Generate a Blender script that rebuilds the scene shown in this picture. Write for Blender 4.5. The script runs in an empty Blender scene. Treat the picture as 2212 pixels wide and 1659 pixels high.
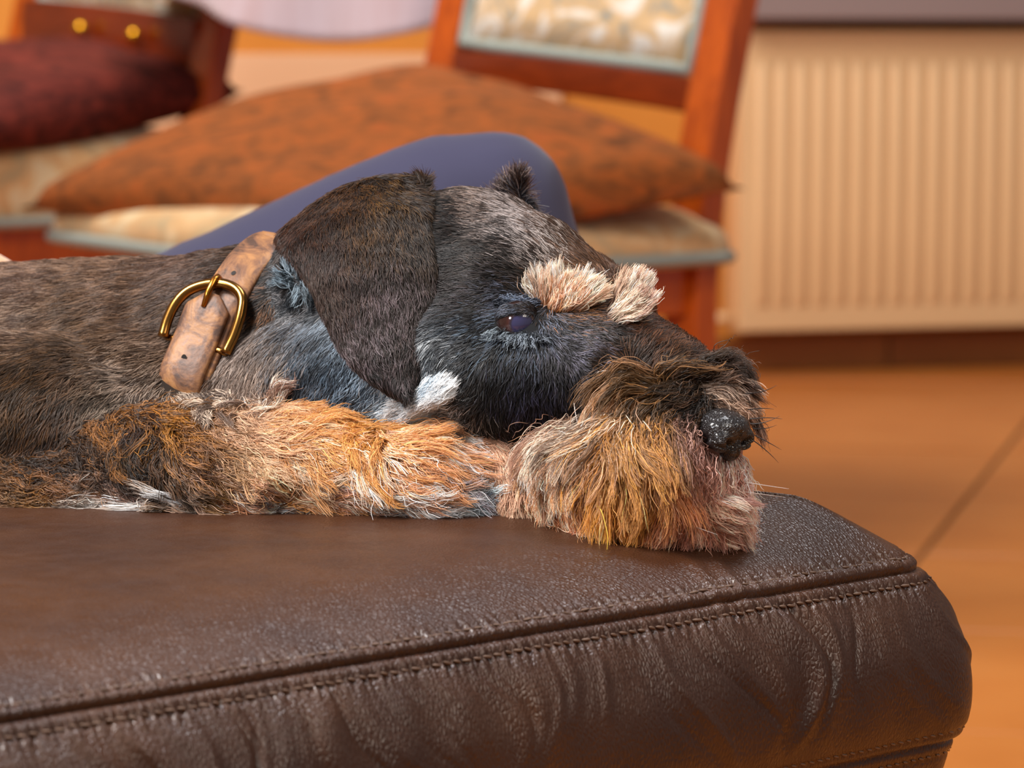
import bpy, bmesh, math, random
import numpy as np
from mathutils import Vector, Matrix
from mathutils.bvhtree import BVHTree
random.seed(4); rng = np.random.default_rng(7)
scene = bpy.context.scene; COL = scene.collection

# ------------------------------------------------------------------ camera, world, light, exposure
CAMZ, PITCH, FPX = 0.62, math.radians(5.11), 8100.0
cd = bpy.data.cameras.new('camera'); cam = bpy.data.objects.new('camera', cd); COL.objects.link(cam)
cam.location = (0, 0, CAMZ); cam.rotation_euler = (math.pi/2 - PITCH, 0, 0)
cd.sensor_width = 36.0; cd.lens = 36.0*FPX/2212.0; cd.clip_start = 0.05
cd.dof.use_dof = True; cd.dof.focus_distance = 1.50; cd.dof.aperture_fstop = 16.5
scene.camera = cam
w = bpy.data.worlds.new('room_air'); scene.world = w; w.use_nodes = True
w.node_tree.nodes['Background'].inputs[0].default_value = (0.80, 0.72, 0.68, 1)
w.node_tree.nodes['Background'].inputs[1].default_value = 0.29
def area(name, loc, target, size, power, col, sy=None):
    l = bpy.data.lights.new(name, 'AREA'); l.energy = power; l.color = col; l.size = size
    if sy: l.shape = 'RECTANGLE'; l.size_y = sy
    o = bpy.data.objects.new(name, l); COL.objects.link(o); o.location = loc
    o.rotation_euler = (Vector(target)-Vector(loc)).to_track_quat('-Z', 'Y').to_euler(); return o
area('window_light', (-1.05, 0.95, 2.0), (0, 1.5, .45), 0.55, 76, (1.0, 0.97, 0.95))
area('side_window_light', (-1.35, 0.05, 1.45), (0, 1.5, .45), 0.32, 20, (0.94, 0.95, 1.0))
area('rear_rim_light', (0.45, 1.95, 2.1), (0.1, 1.5, .45), 0.5, 16, (0.95, 0.95, 1.0))  # rim light added above and behind the dog
area('background_fill_light', (-0.8, 4.2, 2.6), (0.6, 6.8, .3), 1.6, 104, (1.0, 0.93, 0.84))  # unseen area light added to brighten the dining background
area('warm_area_light', (1.6, 0.2, 2.4), (0.5, 3.0, .2), 1.2, 32, (1.0, 0.90, 0.78))  # warm area light high at the right, aimed down at the floor
vs = scene.view_settings
vs.view_transform = 'Standard'; vs.look = 'None'; vs.gamma = 1.0; vs.use_curve_mapping = False; vs.exposure = 0.0
scene.cycles.max_bounces = 4; scene.cycles.use_adaptive_sampling = True; scene.cycles.adaptive_threshold = .05; scene.cycles.transparent_max_bounces = 6

# ------------------------------------------------------------------ helpers
def P(px, py, d):
    cx = (px-1106.0)/FPX; cy = -(py-829.5)/FPX
    dy = math.cos(PITCH)+cy*math.sin(PITCH); dz = -math.sin(PITCH)+cy*math.cos(PITCH)
    k = d/dy
    return Vector((cx*k, d, CAMZ+dz*k))
def proj(A):
    x = A[:, 0]; y = A[:, 1]; z = A[:, 2]-CAMZ
    f = y*math.cos(PITCH)-z*math.sin(PITCH); u = y*math.sin(PITCH)+z*math.cos(PITCH)
    return np.stack([1106+FPX*x/f, 829.5-FPX*u/f], 1)
def lin(h):
    h = h.lstrip('#'); c = [int(h[i:i+2], 16)/255 for i in (0, 2, 4)]
    return tuple(((v+0.055)/1.055)**2.4 if v > 0.04045 else v/12.92 for v in c)
def setp(o, label=None, cat=None, group=None, kind=None):
    if label: o['label'] = label
    if cat: o['category'] = cat
    if group: o['group'] = group
    if kind: o['kind'] = kind
    return o
def link(name, data, parent=None, mat=None, kind=None, label=None):
    o = bpy.data.objects.new(name, data); COL.objects.link(o)
    if parent: o.parent = parent
    if mat and not (data.materials and len(data.materials)): data.materials.append(mat)
    if kind: o['kind'] = kind
    if label: o['label'] = label
    return o
def empty(name, label, cat, loc=(0, 0, 0), rz=0, group=None):
    o = bpy.data.objects.new(name, None); COL.objects.link(o); o.location = loc; o.rotation_euler = (0, 0, rz)
    o.empty_display_size = .05
    return setp(o, label, cat, group)
def mesh_from(name, verts, faces, smooth=True):
    me = bpy.data.meshes.new(name); me.from_pydata([tuple(v) for v in verts], [], [tuple(f) for f in faces])
    if smooth: me.polygons.foreach_set('use_smooth', [True]*len(me.polygons))
    me.update(); return me
def bm_mesh(name, bm, smooth=False, bevel=0):
    if bevel: bmesh.ops.bevel(bm, geom=bm.edges[:], offset=bevel, segments=2, affect='EDGES', profile=.6, clamp_overlap=True)
    me = bpy.data.meshes.new(name); bm.to_mesh(me); bm.free()
    if smooth: me.polygons.foreach_set('use_smooth', [True]*len(me.polygons))
    return me
def box_bm(lo, hi, bm=None):
    bm = bm or bmesh.new(); m = Matrix.Translation([(a+b)/2 for a, b in zip(lo, hi)]) @ Matrix.Diagonal([b-a for a, b in zip(lo, hi)]+[1])
    bmesh.ops.create_cube(bm, size=1, matrix=m); return bm
def tube(name, pts, rad, n=12, closed=False, flat=1.0, up=None):
    """swept tube through pts; rad may be a list; flat squashes the section along 'up'"""
    pts = [Vector(p) for p in pts]; N = len(pts)
    rad = rad if isinstance(rad, (list, tuple, np.ndarray)) else [rad]*N
    V = []; F = []; prev = None
    for i, p in enumerate(pts):
        a = pts[(i-1) % N] if (closed or i > 0) else p; b = pts[(i+1) % N] if (closed or i < N-1) else p
        t = (b-a).normalized()
        ref = Vector(up) if up is not None else (prev if prev is not None else (Vector((0, 0, 1)) if abs(t.z) < .9 else Vector((0, 1, 0))))
        s = (ref - t*ref.dot(t)).normalized(); q = t.cross(s); prev = s
        for k in range(n):
            an = 2*math.pi*k/n
            V.append(p + s*(math.cos(an)*rad[i]*flat) + q*(math.sin(an)*rad[i]))
    M = N if closed else N-1
    for i in range(M):
        for k in range(n):
            j = (i+1) % N
            F.append((i*n+k, i*n+(k+1) % n, j*n+(k+1) % n, j*n+k))
    if not closed:
        F.append(tuple(range(n))[::-1]); F.append(tuple((N-1)*n+k for k in range(n)))
    return mesh_from(name, V, F)
def spline(pts, n):
    """catmull-rom through pts (any dimension), n samples per span"""
    A = np.array(pts, float); Q = np.vstack([2*A[0]-A[1], A, 2*A[-1]-A[-2]]); out = []
    for i in range(1, len(Q)-2):
        p0, p1, p2, p3 = Q[i-1:i+3]
        for t in np.linspace(0, 1, n, endpoint=False):
            out.append(.5*((2*p1)+(-p0+p2)*t+(2*p0-5*p1+4*p2-p3)*t*t+(-p0+3*p1-3*p2+p3)*t**3))
    out.append(A[-1]); return np.array(out)

class Mat:
    def __init__(s, name, base=(.5, .5, .5), rough=.5, metal=0, spec=.5, coat=0, sheen=0):
        s.m = bpy.data.materials.new(name); s.m.use_nodes = True; s.t = s.m.node_tree; s.n = s.t.nodes; s.l = s.t.links
        s.b = s.n['Principled BSDF']; i = s.b.inputs
        i['Base Color'].default_value = (*base, 1); i['Roughness'].default_value = rough; i['Metallic'].default_value = metal
        i['Specular IOR Level'].default_value = spec; i['Coat Weight'].default_value = coat; i['Sheen Weight'].default_value = sheen
        s.co = s.n.new('ShaderNodeTexCoord')
    def noise(s, scale, detail=4, rough=.5, coord='Object', stretch=None, dist=0):
        n = s.n.new('ShaderNodeTexNoise'); n.inputs['Scale'].default_value = scale; n.inputs['Detail'].default_value = detail
        n.inputs['Roughness'].default_value = rough; n.inputs['Distortion'].default_value = dist
        src = s.co.outputs[coord]
        if stretch:
            mp = s.n.new('ShaderNodeMapping'); mp.inputs['Scale'].default_value = stretch; s.l.new(src, mp.inputs[0]); src = mp.outputs[0]
        s.l.new(src, n.inputs['Vector']); return n.outputs['Fac']
    def voro(s, scale, feature='DISTANCE_TO_EDGE', coord='Object', rnd=1.0, stretch=(1, 1, 1)):
        n = s.n.new('ShaderNodeTexVoronoi'); n.feature = feature; n.inputs['Scale'].default_value = scale
        n.inputs['Randomness'].default_value = rnd
        mp = s.n.new('ShaderNodeMapping'); mp.inputs['Scale'].default_value = stretch; s.l.new(s.co.outputs[coord], mp.inputs[0]); s.l.new(mp.outputs[0], n.inputs['Vector']); return n.outputs[0]
    def ramp(s, fac, stops, to='Base Color'):
        r = s.n.new('ShaderNodeValToRGB'); e = r.color_ramp.elements
        while len(e) < len(stops): e.new(.5)
        for el, (p, c) in zip(e, stops): el.position = p; el.color = (*c, 1) if len(c) == 3 else c
        s.l.new(fac, r.inputs[0])
        if to: s.l.new(r.outputs[0], s.b.inputs[to])
        return r.outputs[0]
    def bump(s, h, strength=.3, dist=.001, prev=None):
        b = s.n.new('ShaderNodeBump'); b.inputs['Strength'].default_value = strength; b.inputs['Distance'].default_value = dist
        s.l.new(h, b.inputs['Height'])
        if prev: s.l.new(prev, b.inputs['Normal'])
        s.l.new(b.outputs[0], s.b.inputs['Normal']); return b.outputs[0]
    def math(s, op, a, b):
        n = s.n.new('ShaderNodeMath'); n.operation = op
        for k, v in enumerate((a, b)):
            if isinstance(v, (int, float)): n.inputs[k].default_value = v
            else: s.l.new(v, n.inputs[k])
        return n.outputs[0]

# ------------------------------------------------------------------ materials
mt = Mat('brown_leather', rough=.36, spec=.5)
gr = mt.voro(640, stretch=(1, 1, .5)); gr2 = mt.noise(1500, 2)
mt.ramp(mt.noise(26, 4), [(.3, lin('#32190c')), (.7, lin('#412411'))])
h1 = mt.ramp(gr, [(0, (0, 0, 0)), (.35, (1, 1, 1))], to=None)
bmp = mt.bump(h1, .42, .0005); bmp = mt.bump(mt.noise(160, 3), .22, .001, bmp); mt.bump(gr2, .15, .0003, bmp)
mt.ramp(mt.noise(90, 3), [(.3, (.32,)*3), (.75, (.46,)*3)], to='Roughness')
M_leather = mt.m
M_thread = Mat('brown_thread', lin('#5c4434'), .5).m
mt = Mat('red_brown_wood', rough=.30, coat=.3)
mt.ramp(mt.noise(6, 5, stretch=(14, 14, 1), dist=1.5), [(.3, lin('#8c3606')), (.7, lin('#b4500e'))])
M_wood = mt.m
mt = Mat('dark_red_brown_wood', rough=.30, coat=.3)
mt.ramp(mt.noise(6, 5, stretch=(2, 14, 14), dist=1.5), [(.3, lin('#5e1d05')), (.7, lin('#7e2c08'))])
M_wood2 = mt.m
mt = Mat('floral_upholstery', rough=.9, sheen=.3)
mt.ramp(mt.noise(22, 4, dist=1.2), [(.36, lin('#7b8583')), (.45, lin('#b59b78')), (.55, lin('#cba878')), (.64, lin('#d8d4cc'))])
M_floral = mt.m
mt = Mat('gold_beige_upholstery', rough=.9, sheen=.3)
mt.ramp(mt.noise(20, 4, dist=1.0), [(.35, lin('#9a8a68')), (.5, lin('#c09460')), (.65, lin('#c8b48e'))])
M_seat = mt.m
M_piping = Mat('grey_green_piping', lin('#858c86'), .8).m
mt = Mat('rust_patterned_cloth', rough=.9, spec=.2)
mt.ramp(mt.noise(16, 5, stretch=(1, 1.8, 2.5), dist=2.2), [(.30, lin('#4a2a14')), (.44, lin('#73401c')), (.6, lin('#8e4a1c')), (.75, lin('#8a421c'))])
mt.bump(mt.noise(30, 4), .5, .006)
M_rust = mt.m
mt = Mat('maroon_patterned_cloth', rough=.9, spec=.2)
mt.ramp(mt.noise(16, 5, stretch=(1, 1.8, 2.5), dist=2.0), [(.38, lin('#371210')), (.5, lin('#521d17')), (.66, lin('#6c2a20'))])
M_maroon = mt.m
mt = Mat('lavender_pink_tablecloth', rough=.9, sheen=.4)
mt.ramp(mt.noise(5, 3, stretch=(3, 3, .3)), [(.35, lin('#a58c90')), (.65, lin('#b5a8b4'))])
M_cloth = mt.m
M_trim = Mat('gold_orange_hem_band', lin('#d8822a'), .8).m
M_brass = Mat('brass', lin('#d8a02a'), .25, metal=1).m
M_rad = Mat('peach_enamel', lin('#e6bf90'), .45).m
mt = Mat('orange_wall_paint', rough=.8); mt.ramp(mt.noise(3, 3), [(.3, lin('#cf8330')), (.7, lin('#d98e38'))]); M_wall = mt.m
M_panel = Mat('pale_peach_panel_paint', lin('#e8b890'), .7).m
M_sill = Mat('mauve_grey_stone', lin('#93807f'), .5).m
mt = Mat('glazed_orange_tile', rough=.33, spec=.4)
mt.ramp(mt.noise(5, 5, coord='Object', dist=.6), [(.3, lin('#bd6f2e')), (.7, lin('#cb7f3c'))]); M_tile = mt.m
mt = Mat('brown_skirting_tile', rough=.4); mt.ramp(mt.noise(6, 4), [(.3, lin('#8f5220')), (.7, lin('#a2642c'))]); M_skirt = mt.m
M_grout = Mat('brown_grout', lin('#8a6038'), .9).m
M_ceil = Mat('white_ceiling_paint', lin('#d8d4cc'), .9).m
mt = Mat('navy_trouser_cloth', lin('#282640'), .85, sheen=.12); mt.bump(mt.noise(900, 2), .3, .0005); M_navy = mt.m
M_sock = Mat('grey_sock_knit', lin('#55555c'), .9).m
M_beige = Mat('beige_blanket', lin('#b98a62'), .95, sheen=.4).m

# ------------------------------------------------------------------ setting: floor, walls
RZ = math.radians(17)                      # far wall recedes to the right
def wall_pt(x, z=0, off=0.0):              # point on the far wall plane; off = towards the room
    base = Vector((0.85, 7.34, 0)); t = Vector((math.cos(RZ), math.sin(RZ), 0)); n = Vector((math.sin(RZ), -math.cos(RZ), 0))
    return base + t*x + n*off + Vector((0, 0, z))
WALLM = Matrix.Translation((0.85, 7.34, 0)) @ Matrix.Rotation(RZ, 4, 'Z')    # local x along wall, -y into the room
def on_wall(o): o.matrix_world = WALLM; return o
o = setp(link('wall_back', bm_mesh('wall_back', box_bm((-4.5, 0, 0), (3.4, .12, 2.6))), mat=M_wall), kind='structure'); on_wall(o)
fl = setp(link('floor', bm_mesh('floor', box_bm((-3.4, -1.4, -.06), (3.9, 8.6, -.004))), mat=M_grout), kind='structure')
# tiles laid in the direction of the joint the photograph shows
ta = math.atan2(.33, 1.53); TS = .60
tme = bm_mesh('tile', box_bm((-TS/2+.004, -TS/2+.004, -.006), (TS/2-.004, TS/2-.004, 0)), bevel=.0015); tme.materials.append(M_tile)
ex = Vector((math.cos(ta), -math.sin(ta), 0)); ey = Vector((math.sin(ta), math.cos(ta), 0)); org = Vector((.506, 4.586, 0))
cnt = 0
for i in range(-9, 9):
    for j in range(-15, 12):
        c = org + ex*((i+.5)*TS) + ey*((j+.5)*TS)
        t_ = c - Vector((0.85, 7.34, 0)); out = t_.dot(Vector((math.sin(RZ), -math.cos(RZ), 0)))
        if -1.5 < c.x < 2.1 and .9 < c.y and out > -.12 and cnt < 298:
            q = link('tile', tme, parent=fl); q.location = c + Vector((0, 0, random.uniform(-.0006, .0004))); q.rotation_euler = (0, 0, -ta); cnt += 1
setp(link('wall_left', bm_mesh('wall_left', box_bm((-3.5, -1.4, 0), (-3.4, 6.4, 2.6))), mat=M_ceil), kind='structure')
# skirting of single tiles
sk = setp(link('baseboard_back', bm_mesh('baseboard_back', box_bm((-4.4, -.008, 0), (3.3, 0, .062))), mat=M_grout), kind='structure'); on_wall(sk)
sme = bm_mesh('skirting_tile', box_bm((-.163, -.016, .002), (.163, -.004, .066)), bevel=.0015); sme.materials.append(M_skirt)
for k in range(-9, 9):
    q = link('skirting_tile', sme, parent=sk); q.location = (k*.333+.04, 0, 0)
# pale panel low on the wall behind the table
pn = setp(link('trim_1', bm_mesh('trim_1', box_bm((-2.6, -.03, .09), (-.80, 0, .611)), bevel=.004), mat=M_panel), kind='structure'); on_wall(pn)
# stone windowsill over the radiator
sl = setp(link('trim_2', bm_mesh('trim_2', box_bm((-.50, -.20, .675), (2.6, 0, .79)), bevel=.005), mat=M_sill), kind='structure'); on_wall(sl)

# radiator
rad = empty('radiator', 'pale peach ribbed panel radiator on the orange wall under the windowsill', 'radiator'); rad.matrix_world = WALLM
R0, R1, RB, RT, RY = -.475, 1.45, .085, .655, -.12
link('panel', bm_mesh('panel', box_bm((R0, RY, RB), (R1, RY+.012, RT)), bevel=.004), rad, M_rad)
link('back_panel', bm_mesh('back_panel', box_bm((R0, RY+.065, RB+.01), (R1, RY+.077, RT-.01)), bevel=.004), rad, M_rad)
link('top_grille', bm_mesh('top_grille', box_bm((R0, RY+.012, RT-.012), (R1, RY+.065, RT-.002)), bevel=.002), rad, M_rad)
link('side_panel', bm_mesh('side_panel', box_bm((R0, RY+.012, RB), (R0+.004, RY+.07, RT-.01))), rad, M_rad)
link('side_panel', bm_mesh('side_panel', box_bm((R1-.004, RY+.012, RB), (R1, RY+.07, RT-.01))), rad, M_rad)
for s in (.25, 1.0): link('bracket', bm_mesh('bracket', box_bm((s, RY+.07, .15), (s+.03, .001, .6))), rad, M_rad)
prof = [(-.0135, 0), (-.010, -.0075), (-.004, -.0095), (.004, -.0095), (.010, -.0075), (.0135, 0)]
V = []; F = []
zs = [(RB+.045, 0), (RB+.06, 1), (RT-.075, 1), (RT-.06, 0)]
for z, k in zs:
    for a, b in prof: V.append((a, b*k, z))
for i in range(3):
    for k in range(5): F.append((i*6+k, i*6+k+1, (i+1)*6+k+1, (i+1)*6+k))
rib = mesh_from('rib', V, F); rib.materials.append(M_rad)
x = R0+.045
while x < R1-.02:
    q = link('rib', rib, rad); q.location = (x, RY, 0); x += .0392
# valve and pipe at the lower left
link('valve', tube('valve', [(R0-.045, RY+.035, .11), (R0-.02, RY+.035, .11), (R0, RY+.035, .11)], .010), rad, M_rad)
# ------------------------------------------------------------------ leather footstool (the dog lies on it)
C0 = Vector((.1850, 1.532, 0)); TH = math.radians(46.5)
U = Vector((math.cos(TH), math.sin(TH), 0)); Vv = Vector((-math.sin(TH), math.cos(TH), 0))
FL, FW, RC = .95, .62, .028
stool = empty('footstool', 'dark brown leather footstool with double-stitched seams under the dog', 'footstool',
              loc=tuple(C0 - U*FL/2 + Vv*FW/2), rz=TH)
SINV = Matrix.Translation(stool.location) @ Matrix.Rotation(TH, 4, 'Z')
def outline(inset, s_list):
    """rounded rectangle in stool-local coordinates; s = (side, t)"""
    out = []
    a, b = FL/2-inset, FW/2-inset; r = max(.001, RC-inset*.6) if inset > 0 else RC-inset
    r = min(r, a*.95, b*.95)
    for (seg, t) in s_list:
        if seg == 0: p = (-a+r+(2*a-2*r)*t, -b); n = (0, -1)
        elif seg == 1: an = -math.pi/2+t*math.pi/2; p = (a-r+r*math.cos(an), -b+r+r*math.sin(an)); n = (math.cos(an), math.sin(an))
        elif seg == 2: p = (a, -b+r+(2*b-2*r)*t); n = (1, 0)
        elif seg == 3: an = t*math.pi/2; p = (a-r+r*math.cos(an), b-r+r*math.sin(an)); n = (math.cos(an), math.sin(an))
        elif seg == 4: p = (a-r-(2*a-2*r)*t, b); n = (0, 1)
        elif seg == 5: an = math.pi/2+t*math.pi/2; p = (-a+r+r*math.cos(an), b-r+r*math.sin(an)); n = (math.cos(an), math.sin(an))
        elif seg == 6: p = (-a, b-r-(2*b-2*r)*t); n = (-1, 0)
        else: an = math.pi+t*math.pi/2; p = (-a+r+r*math.cos(an), -b+r+r*math.sin(an)); n = (math.cos(an), math.sin(an))
        out.append((p[0], p[1], n[0], n[1]))
    return np.array(out)
S = [(0, t) for t in np.linspace(.0, 1, 1500, endpoint=False)] + [(1, t) for t in np.linspace(0, 1, 26, endpoint=False)] \
  + [(2, t) for t in np.linspace(0, 1, 300, endpoint=False)] + [(3, t) for t in np.linspace(0, 1, 12, endpoint=False)] \
  + [(4, t) for t in np.linspace(0, 1, 60, endpoint=False)] + [(5, t) for t in np.linspace(0, 1, 10, endpoint=False)] \
  + [(6, t) for t in np.linspace(0, 1, 40, endpoint=False)] + [(7, t) for t in np.linspace(0, 1, 10, endpoint=False)]
arc = np.cumsum(np.r_[0, np.hypot(*np.diff(outline(0, S)[:, :2], axis=0).T)])
kp = [(.29, .4325), (.22, .4325), (.15, .432), (.10, .4305), (.06, .4275), (.035, .4225), (.018, .4165), (.0075, .4105), (.0035, .4055),
      (-.001, .400), (-.0075, .391), (-.0135, .378), (-.0160, .365), (-.0160, .352), (-.0135, .3430), (-.0100, .3375), (-.0075, .333), (-.004, .322)]
prof = spline(kp, 8)
# arc length along the profile, zero at the seam
_m = prof[:, 1] > .38; prof_i = prof[_m][::-1, 0].copy(); prof_z = prof[_m][::-1, 1].copy()
sl_ = np.cumsum(np.r_[0, np.hypot(*np.diff(prof, axis=0).T)])
iseam = 7*8+4; ilow = 15*8
q = sl_-sl_[iseam]; q2 = sl_-sl_[ilow]
tp = np.gradient(prof, axis=0); tp /= np.linalg.norm(tp, axis=1)[:, None]
npf = np.stack([tp[:, 1], -tp[:, 0]], 1)        # (inset comp, z comp); make outward
npf = np.where((npf[:, 1:2] < 0) & (prof[:, 1:2] > .41), -npf, npf)
if npf[iseam, 0] > 0: npf = -npf
def fold(s, q):
    """wrinkles: s = distance along the edge, q = distance down from the seam"""
    h = np.zeros_like(s)
    down = np.clip(q, 0, .1)
    for (c, wd, am, sl, q0, q1) in FOLDS:
        x = s-c-sl*q-.35*q*np.sin(q*60+c*40)
        env = np.exp(-((q-(q0+q1)/2)/((q1-q0)/2))**4)
        h += am*env*np.exp(-(x/wd)**2)
    # puckers along the seams
    h += .00035*np.sin(s*(6.28318/.0052)+q*300)*np.exp(-((np.abs(q)-.0085)/.0028)**2)
    for ph, k, a in ((.3, 1310, .00016), (1.7, 2100, .00015), (2.2, 720, .00018)):
        h += a*np.sin(s*k+ph+q*260+2*np.sin(s*90))*(np.exp(-((np.abs(q)-.0066)/.0035)**2)*1.3+.4*np.exp(-(np.abs(q)/.013)**2))
    h += .0004*np.sin(s*120+3*np.sin(s*31)+q*70)*np.exp(-((q-.04)/.03)**2)
    return h
FOLDS = []
fr = random.Random(11)
sx = .30
while sx < .95:
    FOLDS.append((sx, fr.uniform(.0016, .0052), fr.choice([-1, 1, 1])*fr.uniform(.0003, .0010), fr.uniform(.05, .42), fr.uniform(0, .012), fr.uniform(.030, .080)))
    sx += fr.uniform(.005, .015)
FOLDS += [(.795, .006, .0032, .32, .006, .060), (.806, .005, -.0020, .32, .004, .055), (.790, .004, .0012, -.2, -.045, .012), (.775, .004, .0011, -.25, -.03, .012),
          (.55, .010, .0016, .4, .01, .07), (.46, .009, .0016, .5, .01, .07)]
rows = []
for j, (ins, z) in enumerate(prof):
    O = outline(ins, S)
    s = arc
    h = fold(s, np.full_like(s, q[j])) if abs(q[j]) < .14 else np.zeros_like(s)
    groove = -.0018*np.exp(-(q[j]/.0012)**2) - .0005*np.exp(-((abs(q[j])-.0066)/.0014)**2) + .0004*np.exp(-((abs(q[j])-.0033)/.0018)**2)
    groove += -.0022*np.exp(-(q2[j]/.0016)**2) - .0008*np.exp(-((abs(q2[j])-.0062)/.0012)**2)
    # soft swell of the seat
    sw = .0016*np.sin(s*9+1)*np.exp(-((q[j]+.05)/.05)**2)
    hh = h+groove+sw
    sideend = np.array([1.0 if g == 2 else (t if g == 1 else (max(0, 1-(1-t)*FL/.10)*.9 if g == 0 else (1-t if g == 3 else 0))) for g, t in S])
    hh = hh+.0115*sideend*np.clip((ins-.004)/.045, 0, 1)*np.clip((.20-ins)/.12, 0, 1)
    R = np.stack([O[:, 0]-0*s+O[:, 2]*(-hh*npf[j, 0]), O[:, 1]+O[:, 3]*(-hh*npf[j, 0]), z+hh*npf[j, 1]+0*s], 1)
    rows.append(R)
n = len(S); Vt = np.vstack(rows); F = []
for j in range(len(rows)-1):
    a = np.arange(n); b = (a+1) % n
    F += list(zip((j*n+a).tolist(), ((j+1)*n+a).tolist(), ((j+1)*n+b).tolist(), (j*n+b).tolist()))
def part_rows(j0, j1, name, cap=None):
    V = np.vstack(rows[j0:j1+1]); F = []
    for j in range(j1-j0):
        a = np.arange(n); b = (a+1) % n
        F += list(zip((j*n+a).tolist(), ((j+1)*n+a).tolist(), ((j+1)*n+b).tolist(), (j*n+b).tolist()))
    if cap == 'top': F.append(tuple(range(n))[::-1])
    if cap == 'bot': F.append(tuple((j1-j0)*n+k for k in range(n)))
    me = mesh_from(name, V, F); bm = bmesh.new(); bm.from_mesh(me); bmesh.ops.recalc_face_normals(bm, faces=bm.faces[:]); bm.faces.ensure_lookup_table()
    big = max(bm.faces, key=lambda f: len(f.verts)) if cap else None
    if big:
        big.smooth = False; flip = (big.normal.z < 0) == (cap == 'top'); bmesh.ops.triangulate(bm, faces=[big])
        if flip: bmesh.ops.reverse_faces(bm, faces=bm.faces[:])
    bm.to_mesh(me); bm.free()
    return link(name, me, stool, M_leather)
part_rows(0, iseam, 'top_panel', 'top')
part_rows(iseam, ilow, 'side_panel')
part_rows(ilow, len(rows)-1, 'lower_panel', 'bot')
# stitching rows: small slanted stitches
def stitches(target, name, src, gap=.0052, s0=.25, s1=1.9):
    j = int(np.argmin(np.abs((q if src == 0 else q2)-target)))
    R = rows[j]; V = []; Fc = []
    s = s0
    while s < s1:
        k = int(np.searchsorted(arc, s)); k2 = int(np.searchsorted(arc, s+gap*.72)); 
        if k2 >= n: break
        p = Vector(R[k]); p2 = Vector(R[k2]); jn = min(len(rows)-1, j+1)
        t = (p2-p)
        if t.length < 1e-5: s += gap; continue
        dn = (Vector(rows[jn][k])-p).normalized(); t.normalize(); nn = t.cross(dn).normalized()
        if nn.dot(Vector((R[k][0], R[k][1], .3))) < 0: nn = -nn
        c = (p+p2)/2 + nn*.0002; L = (p2-p).length/2
        b0 = len(V); tt = (t+dn*.25).normalized(); ss = tt.cross(nn)
        for a, rr in ((-1, .35), (-.5, 1), (.5, 1), (1, .35)):
            for an in range(5):
                th = 2*math.pi*an/5
                V.append(c+tt*(a*L)+ (ss*math.cos(th)+nn*math.sin(th))*(.00062*rr))
        for i in range(3):
            for m in range(5): Fc.append((b0+i*5+m, b0+i*5+(m+1) % 5, b0+(i+1)*5+(m+1) % 5, b0+(i+1)*5+m))
        s += gap
    return link(name, mesh_from(name, V, Fc), stool, M_thread, kind='stuff')
stitches(-.0066, 'stitching', 0); stitches(.0066, 'stitching', 0); stitches(-.0062, 'stitching', 1); stitches(.0050, 'stitching', 1)
link('base', bm_mesh('base', box_bm((-FL/2+.001, -FW/2+.001, .07), (FL/2-.001, FW/2-.001, .3235)), bevel=.014), stool, M_leather)
for sx in (-1, 1):
    for sy in (-1, 1):
        link('foot', tube('foot', [(sx*(FL/2-.09), sy*(FW/2-.09), .001), (sx*(FL/2-.09), sy*(FW/2-.09), .04), (sx*(FL/2-.09), sy*(FW/2-.09), .075)], [.018, .023, .026]), stool, M_wood)

# ------------------------------------------------------------------ dining chairs
def rounded_slab(name, poly, z0, z1, r, mat, parent, bulge=.01, seg=5):
    """soft pad: polygon outline (x,y) with domed top"""
    V = []; F = []; cx = sum(p[0] for p in poly)/len(poly); cy = sum(p[1] for p in poly)/len(poly)
    prof = [(r, z0), (0, z0+r*.6), (-.004, (z0+z1)/2), (0, z1-r*.6), (r*.5, z1-.002), (r*1.6, z1+bulge*.3), (r*4, z1+bulge*.8), (r*8, z1+bulge)]
    N = len(poly)
    for ins, z in prof:
        for x, y in poly:
            d = math.hypot(x-cx, y-cy); k = max(.05, 1-ins/d); V.append((cx+(x-cx)*k, cy+(y-cy)*k, z))
    for j in range(len(prof)-1):
        for k in range(N): F.append((j*N+k, j*N+(k+1) % N, (j+1)*N+(k+1) % N, (j+1)*N+k))
    F.append(tuple(range(N))[::-1]); F.append(tuple((len(prof)-1)*N+k for k in range(N)))
    return link(name, mesh_from(name, V, F), parent, mat)
def rr_poly(hx, hy, r, n=7, taper=0):
    out = []
    for (sx, sy, a0) in ((1, -1, -90), (1, 1, 0), (-1, 1, 90), (-1, -1, 180)):
        for k in range(n):
            a = math.radians(a0+90*k/(n-1)); hxx = hx-(taper if sy > 0 else 0)
            out.append((sx*(hxx-r)+r*math.cos(a), sy*(hy-r)+r*math.sin(a)))
    return out
def beam(p0, p1, w, t, ref=(0, 1, 0)):
    """rectangular bar p0->p1, curved pts allowed"""
    pts = [Vector(p) for p in (p0 if isinstance(p0, list) else [p0, p1])]; bm = bmesh.new(); rings = []
    for i, p in enumerate(pts):
        a = pts[max(0, i-1)]; b = pts[min(len(pts)-1, i+1)]; d = (b-a).normalized(); s = d.cross(Vector(ref)).normalized(); f = s.cross(d).normalized()
        rings.append([bm.verts.new(p+s*(sx*w/2)+f*(sy*t/2)) for sx, sy in ((-1, -1), (1, -1), (1, 1), (-1, 1))])
    for a, b in zip(rings, rings[1:]):
        for k in range(4): bm.faces.new((a[k], a[(k+1) % 4], b[(k+1) % 4], b[k]))
    bm.faces.new(rings[0][::-1]); bm.faces.new(rings[-1]); bmesh.ops.recalc_face_normals(bm, faces=bm.faces[:]); return bm
SH = .44
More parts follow.
